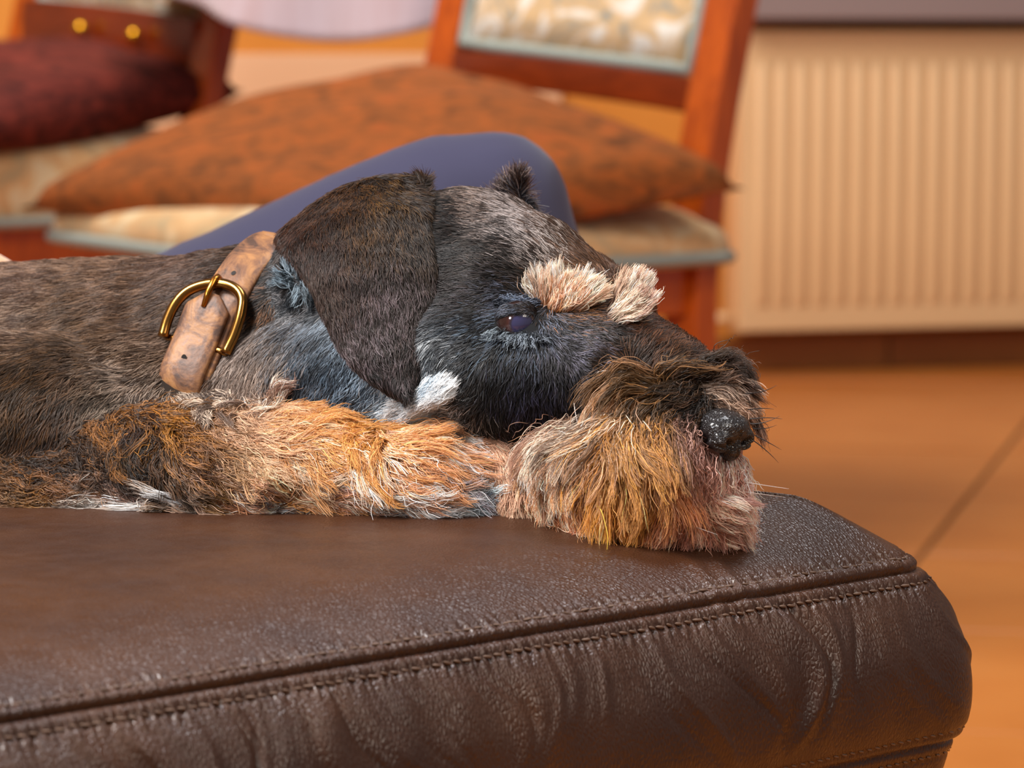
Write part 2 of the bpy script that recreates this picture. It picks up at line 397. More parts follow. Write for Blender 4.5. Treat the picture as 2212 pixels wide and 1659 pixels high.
def chair(label, loc, rz, brass=False, dz=0.0, sk=.08):
    """local: +y is the back side, seat centre at the origin"""
    c = empty('dining_chair', label, 'chair', loc, rz, 'upholstered dining chairs at the table')
    hx, hy = .235, .225
    for s in (-1, 1):
        pts = [(s*.215, hy+.0, 0), (s*.215, hy-.03, .22), (s*.215, hy-.026, .44), (s*.215, hy+.035, .70), (s*.212, hy+.12, .98)]
        link('stile', bm_mesh('stile', beam([tuple(p) for p in spline(pts, 4)], None, .048, .034), bevel=.004), c, M_wood)
        link('leg', bm_mesh('leg', beam((s*.205, -hy-.04, 0), (s*.205, -hy-.04, SH-.05), .042, .042), bevel=.004), c, M_wood)
        link('side_rail', bm_mesh('side_rail', box_bm((s*.215-.012, -hy-.04, SH-.10), (s*.215+.012, hy-.01, SH-.045)), bevel=.003), c, M_wood)
    link('front_rail', bm_mesh('front_rail', box_bm((-.20, -hy-.054, SH-.10), (.20, -hy-.03, SH-.045)), bevel=.003), c, M_wood2)
    link('rear_rail', bm_mesh('rear_rail', box_bm((-.20, hy-.012, SH-.10), (.20, hy+.012, SH-.045)), bevel=.003), c, M_wood2)
    f_ = .085
    sp = [(x, y if y > 0 else y-f_) for x, y in rr_poly(hx+.02, hy, .035)]
    seat = rounded_slab('seat', sp, SH-.046, SH-.004+dz, .014, M_seat, c, bulge=.022)
    for v_ in seat.data.vertices: v_.co.z += .008-v_.co.x*.045
    link('piping', tube('piping', [(x*1.012, y*1.012, SH-.028-x*.045) for x, y in sp], .007, 8, closed=True), seat, M_piping)
    # back: lower rail, fabric panel, top rail; all lean with the stiles
    def lean(z): return float(np.interp(z, [.44, .55, .62, .70, .84, .98], [hy-.026, hy-.008, hy+.012, hy+.035, hy+.077, hy+.12]))
    br = link('back_rail', bm_mesh('back_rail', beam([(x, lean(.60)-.004*math.cos(x*7), .588+dz-sk*x-.10*x*x) for x in np.linspace(-.195, .195, 7)], None, .022, .038+dz*.4, ref=(0, 0, 1)), bevel=.003), c, M_wood2)
    br.data.transform(Matrix.Identity(4))
    bm = bmesh.new()
    V = []; F = []
    zs = np.linspace(.612, .90, 8); xs = np.linspace(-.180, .180, 8)
    for sgn in (-1, 1):
        for z in zs:
            for x in xs:
                e = min(1, (1-abs(x)/.180)*5)*min(1, min(z-.612, .90-z)*14)
                V.append((x, lean(z+dz)+sgn*(.008+.012*max(0, e)), z+dz-sk*x))
    m = 8
    for s in (0, 1):
        for i in range(7):
            for j in range(7):
                f = (s*64+i*m+j, s*64+i*m+j+1, s*64+(i+1)*m+j+1, s*64+(i+1)*m+j); F.append(f if s == 0 else f[::-1])
    edge = [j for j in range(8)]+[8*i+7 for i in range(1, 8)]+[56+j for j in range(6, -1, -1)]+[8*i for i in range(6, 0, -1)]
    for k in range(len(edge)):
        a, b = edge[k], edge[(k+1) % len(edge)]; F.append((a, a+64, b+64, b))
    bk = link('backrest', mesh_from('backrest', V, F), c, M_floral)
    link('piping', tube('piping', [(V[e][0], lean(V[e][2]+sk*V[e][0])-.010, V[e][2]) for e in edge], .0075, 8, closed=True), bk, M_piping)
    link('top_rail', bm_mesh('top_rail', beam([(x, lean(.93), .935+.02*math.cos(x*6)) for x in np.linspace(-.20, .20, 7)], None, .024, .05, ref=(0, 0, 1)), bevel=.003), c, M_wood)
    if brass:
        for x in (.09, -.03):
            k = bmesh.new(); bmesh.ops.create_uvsphere(k, u_segments=16, v_segments=10, radius=.0105, matrix=Matrix.Translation((x, lean(.6)-.030, .585+dz-sk*x)))
            link('brass_knob', bm_mesh('brass_knob', k, True), br, M_brass)
    return c
def cushion(name, corners, thick, mat, label, sag=.0, seedv=0, N=30):
    """square pillow: corners are four 3-D points in order; plump middle, pinched corners"""
    c = [Vector(p) for p in corners]; V = []; F = []; r2 = random.Random(seedv)
    ph = [r2.uniform(0, 6) for _ in range(6)]
    for s in (1, -1):
        for i in range(N+1):
            for j in range(N+1):
                u, v = i/N, j/N
                # edges bow inwards
                bu, bv = u, v
                bow = .055
                uu = u + (0.5-u)*bow*4*v*(1-v)*2*abs(u-.5)**1; vv = v + (0.5-v)*bow*4*u*(1-u)*2*abs(v-.5)**1
                p = (c[0]*(1-uu)+c[1]*uu)*(1-vv)+(c[3]*(1-uu)+c[2]*uu)*vv
                prof = (max(0, 1-(2*u-1)**2)**.34)*(max(0, 1-(2*v-1)**2)**.34)
                h = thick*.5*prof + .004*prof*math.sin(9*u+ph[0]+3*math.sin(5*v+ph[1]))*math.sin(7*v+ph[2])*2
                nn = (c[1]-c[0]).cross(c[3]-c[0]).normalized()
                V.append(p+nn*(s*h if s > 0 else -h*(1-sag)))
    M = N+1
    for s in (0, 1):
        for i in range(N):
            for j in range(N):
                f = (s*M*M+i*M+j, s*M*M+(i+1)*M+j, s*M*M+(i+1)*M+j+1, s*M*M+i*M+j+1); F.append(f if s == 0 else f[::-1])
    me = mesh_from(name, V, F); bm = bmesh.new(); bm.from_mesh(me); bmesh.ops.remove_doubles(bm, verts=bm.verts[:], dist=.0006); bmesh.ops.recalc_face_normals(bm, faces=bm.faces[:])
    bm.to_mesh(me); bm.free(); me.polygons.foreach_set('use_smooth', [True]*len(me.polygons))
    o = link(name, me, None, mat); return setp(o, label, 'cushion')
AZ = math.radians(-47)
chair('orange-brown dining chair with floral back holding the rust cushion, nearest the radiator', (-.097, 4.00, 0), AZ)
chair('dining chair at the left edge with grey seat and brass knobs under the maroon cushion', (-.72, 5.02, 0), AZ, brass=True, dz=.06)
z = .455
cushion('seat_cushion', [P(800, 560, 3.68), P(1612, 408, 3.86), P(905, 165, 4.30), P(40, 450, 3.96)], .165, M_rust,
        'large rust-orange patterned cushion lying on the chair nearest the radiator', seedv=3, sag=.75)
cushion('seat_cushion', [P(-100, 300, 4.60), P(526, 194, 5.05), P(100, 128, 5.40), P(-560, 235, 5.0)], .135, M_maroon,
        'dark maroon cushion with a red front edge on the left chair', seedv=5, sag=.1)

# ------------------------------------------------------------------ round table with cloth
TC = Vector((-.07, 4.87, 0)); TR = .44
tb = empty('dining_table', 'round dining table mostly above the frame behind the rust cushion', 'table', tuple(TC))
V = []
link('tabletop', tube('tabletop', [(0, 0, .722), (0, 0, .726), (0, 0, .744), (0, 0, .748)], [TR-.008, TR-.002, TR-.002, TR-.008], 48), tb, M_wood)
link('pedestal', tube('pedestal', [(-.0, 0, .06), (0, 0, .30), (0, 0, .70), (0, 0, .722)], [.032, .024, .024, .06], 20), tb, M_wood2)
for k in range(3):
    a = math.radians(90+120*k); link('leg', bm_mesh('leg', beam([(0, 0, .09), (math.cos(a)*.16, math.sin(a)*.16, .06), (math.cos(a)*.30, math.sin(a)*.30, .02)], None, .035, .03, ref=(0, 0, 1)), bevel=.004), tb, M_wood2)
A0 = math.atan2(-.40, -.13)
def hemz(a):
    k = math.cos(2*(a-A0)) ; d = .048 + .062*max(0, math.cos(a-A0))**6 + .012*math.cos(4*(a-A0)); return .750-d
V = []; F = []; NA = 160; lv = [(0, .7505), (.5, .7505), (.9, .7505), (.985, .7505), (1.0, .7475), (1.012, .738)]
for r, zz in lv[1:]:
    for k in range(NA):
        a = 2*math.pi*k/NA; V.append((math.cos(a)*TR*r, math.sin(a)*TR*r, zz))
for tt in (.25, .5, .75, .9, 1.0):
    for k in range(NA):
        a = 2*math.pi*k/NA; hz = hemz(a); zz = .738+(hz-.738)*tt
        R = TR*1.012+.012*tt*math.sin(a*17+.6*math.sin(a*5))+.01*tt
        V.append((math.cos(a)*R, math.sin(a)*R, zz))
nr = len(lv)-1+5
for j in range(nr-1):
    for k in range(NA): F.append((j*NA+k, (j+1)*NA+k, (j+1)*NA+(k+1) % NA, j*NA+(k+1) % NA))
F.append(tuple(range(NA)))
me = mesh_from('tablecloth', V, F)
tc = setp(link('tablecloth', me, None, M_cloth), 'lavender-pink tablecloth hanging in a curved hem over the round table', 'tablecloth'); tc.location = TC
sm = tc.modifiers.new('thick', 'SOLIDIFY'); sm.thickness = .002

# ------------------------------------------------------------------ person behind the dog (bent leg in navy trousers), sofa seat, blanket
def remesh_obj(name, blobs, voxel, smooth_it, parent, mat, smooth_f=.6):
    bm = bmesh.new()
    for (c, R, rot) in blobs:
        m = Matrix.Translation(c) @ (rot.to_4x4() if rot else Matrix.Identity(4)) @ Matrix.Diagonal((*R, 1))
        bmesh.ops.create_icosphere(bm, subdivisions=3, radius=1, matrix=m)
    me = bpy.data.meshes.new('tmp'); bm.to_mesh(me); bm.free()
    t = bpy.data.objects.new('tmp', me); COL.objects.link(t)
    r = t.modifiers.new('r', 'REMESH'); r.mode = 'VOXEL'; r.voxel_size = voxel
    s = t.modifiers.new('s', 'SMOOTH'); s.iterations = smooth_it; s.factor = smooth_f
    dg = bpy.context.evaluated_depsgraph_get(); out = bpy.data.meshes.new_from_object(t.evaluated_get(dg)); out.name = name
    bpy.data.objects.remove(t); bpy.data.meshes.remove(me)
    out.polygons.foreach_set('use_smooth', [True]*len(out.polygons)); out.materials.clear(); out.materials.append(mat)
    return link(name, out, parent)
def chain(pts, step=.35):
    """pts: (Vector, rx, ry, rz) -> dense ellipsoids between"""
    out = []
    for (a, ra), (b, rb) in zip(pts, pts[1:]):
        L = (b-a).length; n_ = max(1, int(L/(step*min(min(ra), min(rb)))))
        for k in range(n_): t = k/n_; out.append((a.lerp(b, t), tuple(x*(1-t)+y*t for x, y in zip(ra, rb)), None))
    out.append((pts[-1][0], pts[-1][1], None)); return out
person = empty('person', 'seated person seen only as a raised knee in navy trousers behind the dog', 'person', tuple(P(1000, 900, 2.0).to_2d())+(0,))
def Q(p): return Vector(p)
knee = P(1062, 438, 1.98); 
lg = chain([(Q((-.52, 2.10, .33)), (.10,)*3), (P(-300, 1180, 2.05), (.085,)*3), (P(120, 960, 2.0), (.076,)*3), (P(410, 812, 1.99), (.068,)*3), (P(593, 688, 1.985), (.058,)*3), (P(836, 530, 1.98), (.0475,)*3), (P(960, 462, 1.98), (.043,)*3), (P(1068, 442, 1.98), (.0405,)*3),
            (P(1098, 560, 1.98), (.0405,)*3), (P(1105, 800, 1.97), (.042,)*3), (P(1100, 1200, 1.96), (.045,)*3), (Q((.0, 1.97, .20)), (.034,)*3), (Q((.0, 1.98, .10)), (.034,)*3)])
lg2 = chain([(Q((-.50, 2.28, .40)), (.115, .115, .105)), (Q((-.30, 2.30, .38)), (.085,)*3), (Q((-.08, 2.32, .38)), (.06,)*3), (Q((-.05, 2.32, .34)), (.055,)*3), (Q((-.05, 2.33, .10)), (.036,)*3)])
hip = chain([(Q((-.52, 2.10, .42)), (.115, .115, .11)), (Q((-.50, 2.28, .42)), (.115, .115, .11))])
M_ = remesh_obj('trousers', lg+lg2+hip, .007, 8, person, M_navy)
M_['label'] = 'navy trousers stretched over the bent knee'
M_.matrix_parent_inverse = person.matrix_basis.inverted()
for fx, fy in ((.0, 1.97), (-.05, 2.33)):
    ft = remesh_obj('foot', chain([(Q((fx, fy+.01, .085)), (.030,)*3), (Q((fx+.02, fy, .04)), (.036, .034, .036)), (Q((fx+.10, fy-.01, .032)), (.04, .04, .028)), (Q((fx+.16, fy-.015, .022)), (.035, .038, .019))]), .006, 5, person, M_sock)
    ft.matrix_parent_inverse = person.matrix_basis.inverted()
sofa = empty('sofa', 'brown leather sofa seat hidden behind the dog under the seated person', 'sofa', (-.62, 2.25, 0))
link('seat', bm_mesh('seat', box_bm((-.32, -.20, .16), (.32, .26, .335)), bevel=.03), sofa, M_leather)
link('backrest', bm_mesh('backrest', box_bm((-.50, -.20, .10), (-.33, .26, .75)), bevel=.03), sofa, M_leather)
link('base', bm_mesh('base', box_bm((-.48, -.18, .0), (.30, .24, .165)), bevel=.01), sofa, M_leather)
bl = remesh_obj('folded_blanket', chain([(P(-420, 690, 1.80), (.05, .03, .045)), (P(-200, 690, 1.80), (.05, .03, .040)), (P(-62, 712, 1.80), (.040, .03, .040))])+chain([(P(-420, 900, 1.79), (.06, .04, .06)), (P(20, 930, 1.79), (.055, .04, .055))]), .006, 6, None, M_beige)
setp(bl, 'beige folded blanket heaped behind the dog at the left edge', 'blanket')
# ------------------------------------------------------------------ the dog
dog = empty('dog', 'small wire-haired schnauzer, dark brown with tan beard and cream eyebrows, lying on the leather footstool', 'dog', (-.02, 1.56, .44))
dinv = dog.matrix_basis.inverted()
def dpart(o, parent=None):
    """parent under the dog while keeping the world-space mesh where it is"""
    o.parent = parent or dog
    if parent is None: o.matrix_parent_inverse = dinv
    return o
BL = []       # (centre, (rx,ry,rz), rot, tag)
def cap(tag, *pts, sy=1.0, step=.3):
    pp = [(P(*p[:3]), (p[3], p[3]*(p[5] if len(p) > 5 else sy), p[4] if len(p) > 4 and p[4] else p[3])) for p in pts]
    for c, R, _ in (chain(pp, step) if len(pp) > 1 else [(pp[0][0], pp[0][1], None)]): BL.append((c, R, None, tag))
# torso and neck
cap('body', (-1500, 900, 1.78, .070, .062), (-1000, 850, 1.74, .078, .066), (-500, 838, 1.70, .075, .062), (-100, 842, 1.67, .070, .0545), (200, 830, 1.65, .066, .0555), (430, 800, 1.63, .058, .0505), (560, 762, 1.61, .050, .0475))
cap('body', (560, 762, 1.61, .050, .0465), (720, 725, 1.60, .043, .0425))
# haunch and hind leg, outside the frame
cap('body', (-1350, 960, 1.64, .055, .05), (-1050, 1060, 1.60, .030), (-800, 1105, 1.57, .020), (-600, 1118, 1.55, .016))
# throat, chest
cap('throat', (620, 850, 1.575, .034), (760, 835, 1.565, .038), (880, 800, 1.55, .036))
cap('body', (280, 900, 1.60, .045), (480, 900, 1.585, .036))
# skull, cheek, brow
cap('head', (800, 650, 1.585, .044), (900, 642, 1.575, .0455), (1010, 640, 1.562, .0455), (1100, 672, 1.545, .0425), (1165, 700, 1.538, .0375))
cap('head', (990, 775, 1.528, .030), (1080, 800, 1.518, .030), (1180, 800, 1.512, .030), (1290, 815, 1.505, .028))
cap('head', (1190, 640, 1.530, .0225), (1250, 668, 1.522, .019))
cap('head', (1250, 640, 1.585, .020), (1335, 680, 1.572, .0150))
# muzzle
cap('head', (1220, 760, 1.518, .0300), (1330, 800, 1.508, .0275), (1420, 850, 1.500, .0255))
cap('beard', (1400, 855, 1.500, .0250), (1470, 895, 1.492, .0225), (1525, 925, 1.486, .0170))
cap('beard', (1265, 985, 1.490, .0180), (1340, 1010, 1.484, .0240), (1440, 1005, 1.480, .0230), (1520, 990, 1.480, .0160))
# near foreleg with paw
cap('body', (-200, 940, 1.59, .045), (120, 930, 1.585, .042), (240, 950, 1.575, .034))
cap('leg', (250, 1010, 1.55, .0225), (330, 1005, 1.542, .0235), (450, 1012, 1.53, .0230), (600, 1010, 1.522, .0215), (760, 1025, 1.514, .0195), (890, 1030, 1.508, .0195), (955, 1068, 1.504, .0130))
cap('leg', (-300, 1085, 1.545, .014), (0, 1080, 1.548, .016), (200, 1062, 1.545, .018))
# far foreleg under the chin
cap('farleg', (760, 930, 1.575, .018), (905, 905, 1.546, .0140), (1000, 945, 1.526, .0145), (1080, 1010, 1.508, .0135), (1130, 1095, 1.496, .0105))
body = remesh_obj('body', [(c, R, r) for c, R, r, t in BL], .0028, 6, None, None, smooth_f=.5)
dpart(body)

# ---- guide table: px, py, direction (deg, 0 right, 90 down), length mm, colour, second colour, share of second
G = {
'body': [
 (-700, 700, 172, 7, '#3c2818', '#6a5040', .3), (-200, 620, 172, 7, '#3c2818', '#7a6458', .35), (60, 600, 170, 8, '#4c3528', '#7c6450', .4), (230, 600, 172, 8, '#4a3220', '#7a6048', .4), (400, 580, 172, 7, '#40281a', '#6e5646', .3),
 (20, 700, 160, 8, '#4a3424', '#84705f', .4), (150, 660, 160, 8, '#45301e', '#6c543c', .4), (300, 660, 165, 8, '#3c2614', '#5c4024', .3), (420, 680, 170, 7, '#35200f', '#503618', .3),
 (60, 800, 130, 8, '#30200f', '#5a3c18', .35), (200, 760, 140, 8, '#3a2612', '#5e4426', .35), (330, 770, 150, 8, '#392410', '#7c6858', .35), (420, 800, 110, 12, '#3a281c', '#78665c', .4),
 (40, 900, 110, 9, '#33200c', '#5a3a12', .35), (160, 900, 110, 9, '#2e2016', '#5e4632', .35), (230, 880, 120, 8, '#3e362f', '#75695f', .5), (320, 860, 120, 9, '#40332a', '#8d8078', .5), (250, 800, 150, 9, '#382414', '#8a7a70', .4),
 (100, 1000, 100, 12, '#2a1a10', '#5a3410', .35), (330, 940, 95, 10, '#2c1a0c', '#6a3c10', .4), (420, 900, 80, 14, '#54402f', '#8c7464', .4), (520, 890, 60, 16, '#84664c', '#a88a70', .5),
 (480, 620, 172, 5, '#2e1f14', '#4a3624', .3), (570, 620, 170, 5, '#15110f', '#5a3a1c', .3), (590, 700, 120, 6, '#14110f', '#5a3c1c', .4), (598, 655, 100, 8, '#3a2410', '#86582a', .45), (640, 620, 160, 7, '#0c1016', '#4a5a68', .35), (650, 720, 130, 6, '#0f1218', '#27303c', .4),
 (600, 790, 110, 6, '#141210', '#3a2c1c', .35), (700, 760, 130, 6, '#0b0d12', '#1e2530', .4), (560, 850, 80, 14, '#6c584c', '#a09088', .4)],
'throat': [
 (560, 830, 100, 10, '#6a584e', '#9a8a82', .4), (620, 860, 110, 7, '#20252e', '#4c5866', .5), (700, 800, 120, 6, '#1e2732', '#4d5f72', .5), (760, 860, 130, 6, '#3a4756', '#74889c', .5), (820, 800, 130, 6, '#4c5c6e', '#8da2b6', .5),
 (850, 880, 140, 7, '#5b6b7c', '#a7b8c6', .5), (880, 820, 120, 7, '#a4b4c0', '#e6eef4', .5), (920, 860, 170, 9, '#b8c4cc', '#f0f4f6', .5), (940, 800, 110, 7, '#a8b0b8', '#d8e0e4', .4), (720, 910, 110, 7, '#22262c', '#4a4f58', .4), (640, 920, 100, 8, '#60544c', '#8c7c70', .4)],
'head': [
 (800, 450, 200, 5, '#20140e', '#40302a', .3), (960, 440, 190, 5, '#100d0d', '#3c302a', .3), (950, 520, 188, 5, '#100e0f', '#2e2b2c', .3), (1040, 430, 200, 6, '#3a2a22', '#84746e', .45), (1090, 450, 205, 6, '#2a211e', '#8c8486', .55), (1140, 480, 215, 6, '#2c201a', '#9a9498', .6),  # lavender-grey second colours over the crown carry a painted sheen
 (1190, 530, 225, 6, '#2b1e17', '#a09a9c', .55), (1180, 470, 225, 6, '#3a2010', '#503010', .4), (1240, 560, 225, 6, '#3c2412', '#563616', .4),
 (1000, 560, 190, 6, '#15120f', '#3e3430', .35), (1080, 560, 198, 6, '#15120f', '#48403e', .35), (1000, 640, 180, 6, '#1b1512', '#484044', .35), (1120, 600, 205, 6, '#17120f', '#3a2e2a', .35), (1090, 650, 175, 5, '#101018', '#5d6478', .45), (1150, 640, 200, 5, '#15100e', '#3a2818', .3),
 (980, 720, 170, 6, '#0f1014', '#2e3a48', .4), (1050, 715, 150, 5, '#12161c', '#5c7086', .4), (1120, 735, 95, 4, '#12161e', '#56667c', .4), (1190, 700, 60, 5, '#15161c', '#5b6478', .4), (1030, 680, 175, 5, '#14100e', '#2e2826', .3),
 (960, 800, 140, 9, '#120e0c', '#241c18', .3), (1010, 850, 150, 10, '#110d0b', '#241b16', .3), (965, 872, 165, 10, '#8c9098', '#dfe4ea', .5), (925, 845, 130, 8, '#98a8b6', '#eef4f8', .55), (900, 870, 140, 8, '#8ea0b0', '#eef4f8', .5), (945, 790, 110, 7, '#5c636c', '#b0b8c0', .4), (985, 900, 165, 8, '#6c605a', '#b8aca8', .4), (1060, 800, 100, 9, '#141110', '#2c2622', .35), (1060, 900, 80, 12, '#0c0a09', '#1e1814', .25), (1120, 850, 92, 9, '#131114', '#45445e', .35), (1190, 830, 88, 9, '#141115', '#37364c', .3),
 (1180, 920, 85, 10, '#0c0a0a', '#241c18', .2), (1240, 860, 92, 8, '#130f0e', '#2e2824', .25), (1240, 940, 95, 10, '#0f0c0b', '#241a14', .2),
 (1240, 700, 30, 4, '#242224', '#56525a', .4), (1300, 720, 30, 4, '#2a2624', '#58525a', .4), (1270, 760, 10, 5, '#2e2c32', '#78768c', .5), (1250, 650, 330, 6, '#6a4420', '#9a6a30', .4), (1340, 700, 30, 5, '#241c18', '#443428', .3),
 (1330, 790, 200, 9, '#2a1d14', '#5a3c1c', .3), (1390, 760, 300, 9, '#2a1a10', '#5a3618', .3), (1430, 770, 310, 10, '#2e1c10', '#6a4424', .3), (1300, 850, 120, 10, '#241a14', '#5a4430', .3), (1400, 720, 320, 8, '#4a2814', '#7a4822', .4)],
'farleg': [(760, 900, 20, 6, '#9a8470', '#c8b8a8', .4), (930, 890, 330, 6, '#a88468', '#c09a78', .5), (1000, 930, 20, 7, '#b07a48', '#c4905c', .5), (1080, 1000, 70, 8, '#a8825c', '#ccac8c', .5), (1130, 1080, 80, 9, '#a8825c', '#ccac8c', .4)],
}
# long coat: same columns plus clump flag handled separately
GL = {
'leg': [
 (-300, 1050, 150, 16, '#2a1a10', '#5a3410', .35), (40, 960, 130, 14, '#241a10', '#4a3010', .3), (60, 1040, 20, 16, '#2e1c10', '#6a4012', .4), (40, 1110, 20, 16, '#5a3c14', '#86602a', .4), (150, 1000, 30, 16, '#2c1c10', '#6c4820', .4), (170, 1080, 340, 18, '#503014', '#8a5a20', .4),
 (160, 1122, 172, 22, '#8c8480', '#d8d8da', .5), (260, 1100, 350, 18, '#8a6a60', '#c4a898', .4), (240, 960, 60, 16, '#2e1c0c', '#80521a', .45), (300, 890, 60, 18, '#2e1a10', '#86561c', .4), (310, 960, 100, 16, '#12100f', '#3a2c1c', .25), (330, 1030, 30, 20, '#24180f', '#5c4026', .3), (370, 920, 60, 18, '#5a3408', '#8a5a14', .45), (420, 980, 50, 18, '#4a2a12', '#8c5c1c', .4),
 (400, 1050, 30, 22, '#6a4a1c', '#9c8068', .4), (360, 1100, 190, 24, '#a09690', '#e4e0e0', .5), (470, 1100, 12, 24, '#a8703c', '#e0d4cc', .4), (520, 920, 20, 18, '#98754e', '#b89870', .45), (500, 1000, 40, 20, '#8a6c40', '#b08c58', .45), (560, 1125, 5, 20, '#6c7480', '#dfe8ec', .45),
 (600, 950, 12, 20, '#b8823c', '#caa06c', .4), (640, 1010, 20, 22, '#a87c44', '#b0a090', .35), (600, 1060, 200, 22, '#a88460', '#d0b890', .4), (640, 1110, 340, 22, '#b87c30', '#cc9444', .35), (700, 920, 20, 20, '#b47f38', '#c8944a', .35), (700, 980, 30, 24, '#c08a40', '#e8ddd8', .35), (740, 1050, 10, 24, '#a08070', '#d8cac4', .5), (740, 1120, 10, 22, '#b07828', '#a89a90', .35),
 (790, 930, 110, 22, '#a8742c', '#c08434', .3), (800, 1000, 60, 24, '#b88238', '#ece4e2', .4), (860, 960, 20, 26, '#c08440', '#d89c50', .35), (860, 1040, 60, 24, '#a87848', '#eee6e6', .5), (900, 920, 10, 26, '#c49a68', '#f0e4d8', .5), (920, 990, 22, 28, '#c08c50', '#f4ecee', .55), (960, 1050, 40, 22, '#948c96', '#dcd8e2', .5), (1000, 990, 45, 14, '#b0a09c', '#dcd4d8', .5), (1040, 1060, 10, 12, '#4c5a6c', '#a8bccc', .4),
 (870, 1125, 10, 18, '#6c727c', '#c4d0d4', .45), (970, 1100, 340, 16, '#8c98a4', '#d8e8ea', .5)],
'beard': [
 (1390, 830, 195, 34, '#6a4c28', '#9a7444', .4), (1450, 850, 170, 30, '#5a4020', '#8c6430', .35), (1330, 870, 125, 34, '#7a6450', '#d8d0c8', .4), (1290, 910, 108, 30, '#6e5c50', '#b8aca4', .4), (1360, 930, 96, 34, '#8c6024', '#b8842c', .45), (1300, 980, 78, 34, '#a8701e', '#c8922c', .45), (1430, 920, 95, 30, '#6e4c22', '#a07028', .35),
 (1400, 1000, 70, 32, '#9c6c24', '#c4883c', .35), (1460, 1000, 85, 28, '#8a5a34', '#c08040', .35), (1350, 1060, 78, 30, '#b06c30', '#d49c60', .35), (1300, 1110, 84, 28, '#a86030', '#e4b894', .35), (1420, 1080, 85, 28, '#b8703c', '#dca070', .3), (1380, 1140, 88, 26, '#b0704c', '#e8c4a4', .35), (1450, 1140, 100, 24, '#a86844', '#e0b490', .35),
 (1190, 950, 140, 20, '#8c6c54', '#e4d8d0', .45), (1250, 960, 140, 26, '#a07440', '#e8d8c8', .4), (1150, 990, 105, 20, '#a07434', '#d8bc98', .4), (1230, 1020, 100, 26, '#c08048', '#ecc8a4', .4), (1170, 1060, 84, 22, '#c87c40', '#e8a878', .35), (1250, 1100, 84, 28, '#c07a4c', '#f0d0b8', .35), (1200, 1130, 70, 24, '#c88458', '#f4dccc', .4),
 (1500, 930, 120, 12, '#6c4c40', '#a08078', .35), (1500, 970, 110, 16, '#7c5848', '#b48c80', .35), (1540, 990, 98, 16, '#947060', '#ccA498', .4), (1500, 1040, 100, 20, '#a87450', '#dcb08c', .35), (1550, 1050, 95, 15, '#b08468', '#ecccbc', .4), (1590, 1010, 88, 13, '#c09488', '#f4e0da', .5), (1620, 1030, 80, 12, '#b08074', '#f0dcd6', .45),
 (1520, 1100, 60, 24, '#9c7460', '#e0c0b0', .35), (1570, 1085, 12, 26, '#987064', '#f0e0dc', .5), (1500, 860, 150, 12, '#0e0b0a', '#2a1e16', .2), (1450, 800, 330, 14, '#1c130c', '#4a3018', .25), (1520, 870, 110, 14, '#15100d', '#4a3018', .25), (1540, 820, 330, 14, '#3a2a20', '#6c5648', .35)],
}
GA = {k: np.array([[g[0], g[1], math.cos(math.radians(g[2])), math.sin(math.radians(g[2])), g[3]] + list(lin(g[4])) + list(lin(g[5])) + [g[6]] for g in v]) for k, v in list(G.items())+list(GL.items())}
def field(tag, px, power=3.0):
    """smooth interpolation of direction+length; px is (N,2)"""
    A = GA[tag]; out = np.zeros((len(px), 3))
    for a in range(0, len(px), 20000):
        d = np.hypot(px[a:a+20000, None, 0]-A[None, :, 0], px[a:a+20000, None, 1]-A[None, :, 1])+6
        wt = d**-power; wt /= wt.sum(1)[:, None]; out[a:a+20000] = wt @ A[:, 2:5]
    return out
DARK, SAT = .85, 1.0
def colours(tag, px, seeds, jit=26, vary=.22, lock=None):
    """per strand colour: nearest guide at a jittered place, mixed by lock"""
    A = GA[tag]; N = len(px); J = px+rng.normal(0, jit, (N, 2)); out = np.zeros((N, 4)); out[:, 3] = 1
    pick = seeds if lock is None else lock
    for a in range(0, N, 20000):
        b = slice(a, a+20000)
        d = np.hypot(J[b, None, 0]-A[None, :, 0], J[b, None, 1]-A[None, :, 1])+4
        wt = d**-4; wt /= wt.sum(1)[:, None]
        c1 = wt @ A[:, 5:8]; c2 = wt @ A[:, 8:11]; m = (wt @ A[:, 11:12])[:, 0]
        k = np.clip((m-pick[b])/.14+.5, 0, 1)[:, None]
        out[b, :3] = c1*(1-k)+c2*k
    mx = out[:, :3].max(1, keepdims=True)+1e-6; wm = np.clip(((out[:, 0:1]-out[:, 2:3])/mx-.45)*2.6, 0, 1)
    out[:, :3] = mx*(.70+.72*np.clip(mx/.35, 0, 1))*(out[:, :3]/mx)**(1+(SAT-1)*wm)*(1-wm*np.clip(mx/.30, 0, 1)*np.array([[0, .0, -.55]]))*np.where(out[:, 0:1] > out[:, 2:3], np.array([[1.02, .96, .86]]), np.array([[1.0, .97, .92]]))
    out[:, :3] *= np.exp(rng.normal(0, vary, N))[:, None]
    return np.clip(out, .001, .95)
def ranku(a): r = np.empty(len(a)); r[np.argsort(a)] = (np.arange(len(a))+.5)/len(a); return r
def noise3(A, f, seed=0):
    """cheap smooth lattice-free noise in 0..1"""
    r = np.random.default_rng(seed); s = np.zeros(len(A))
    for k in range(7):
        v = r.normal(0, 1, 3); v /= np.linalg.norm(v); s += np.sin(A @ v*f*(1+.35*k)+r.uniform(0, 6.28))
    return .5+.5*np.tanh(s/2.2)

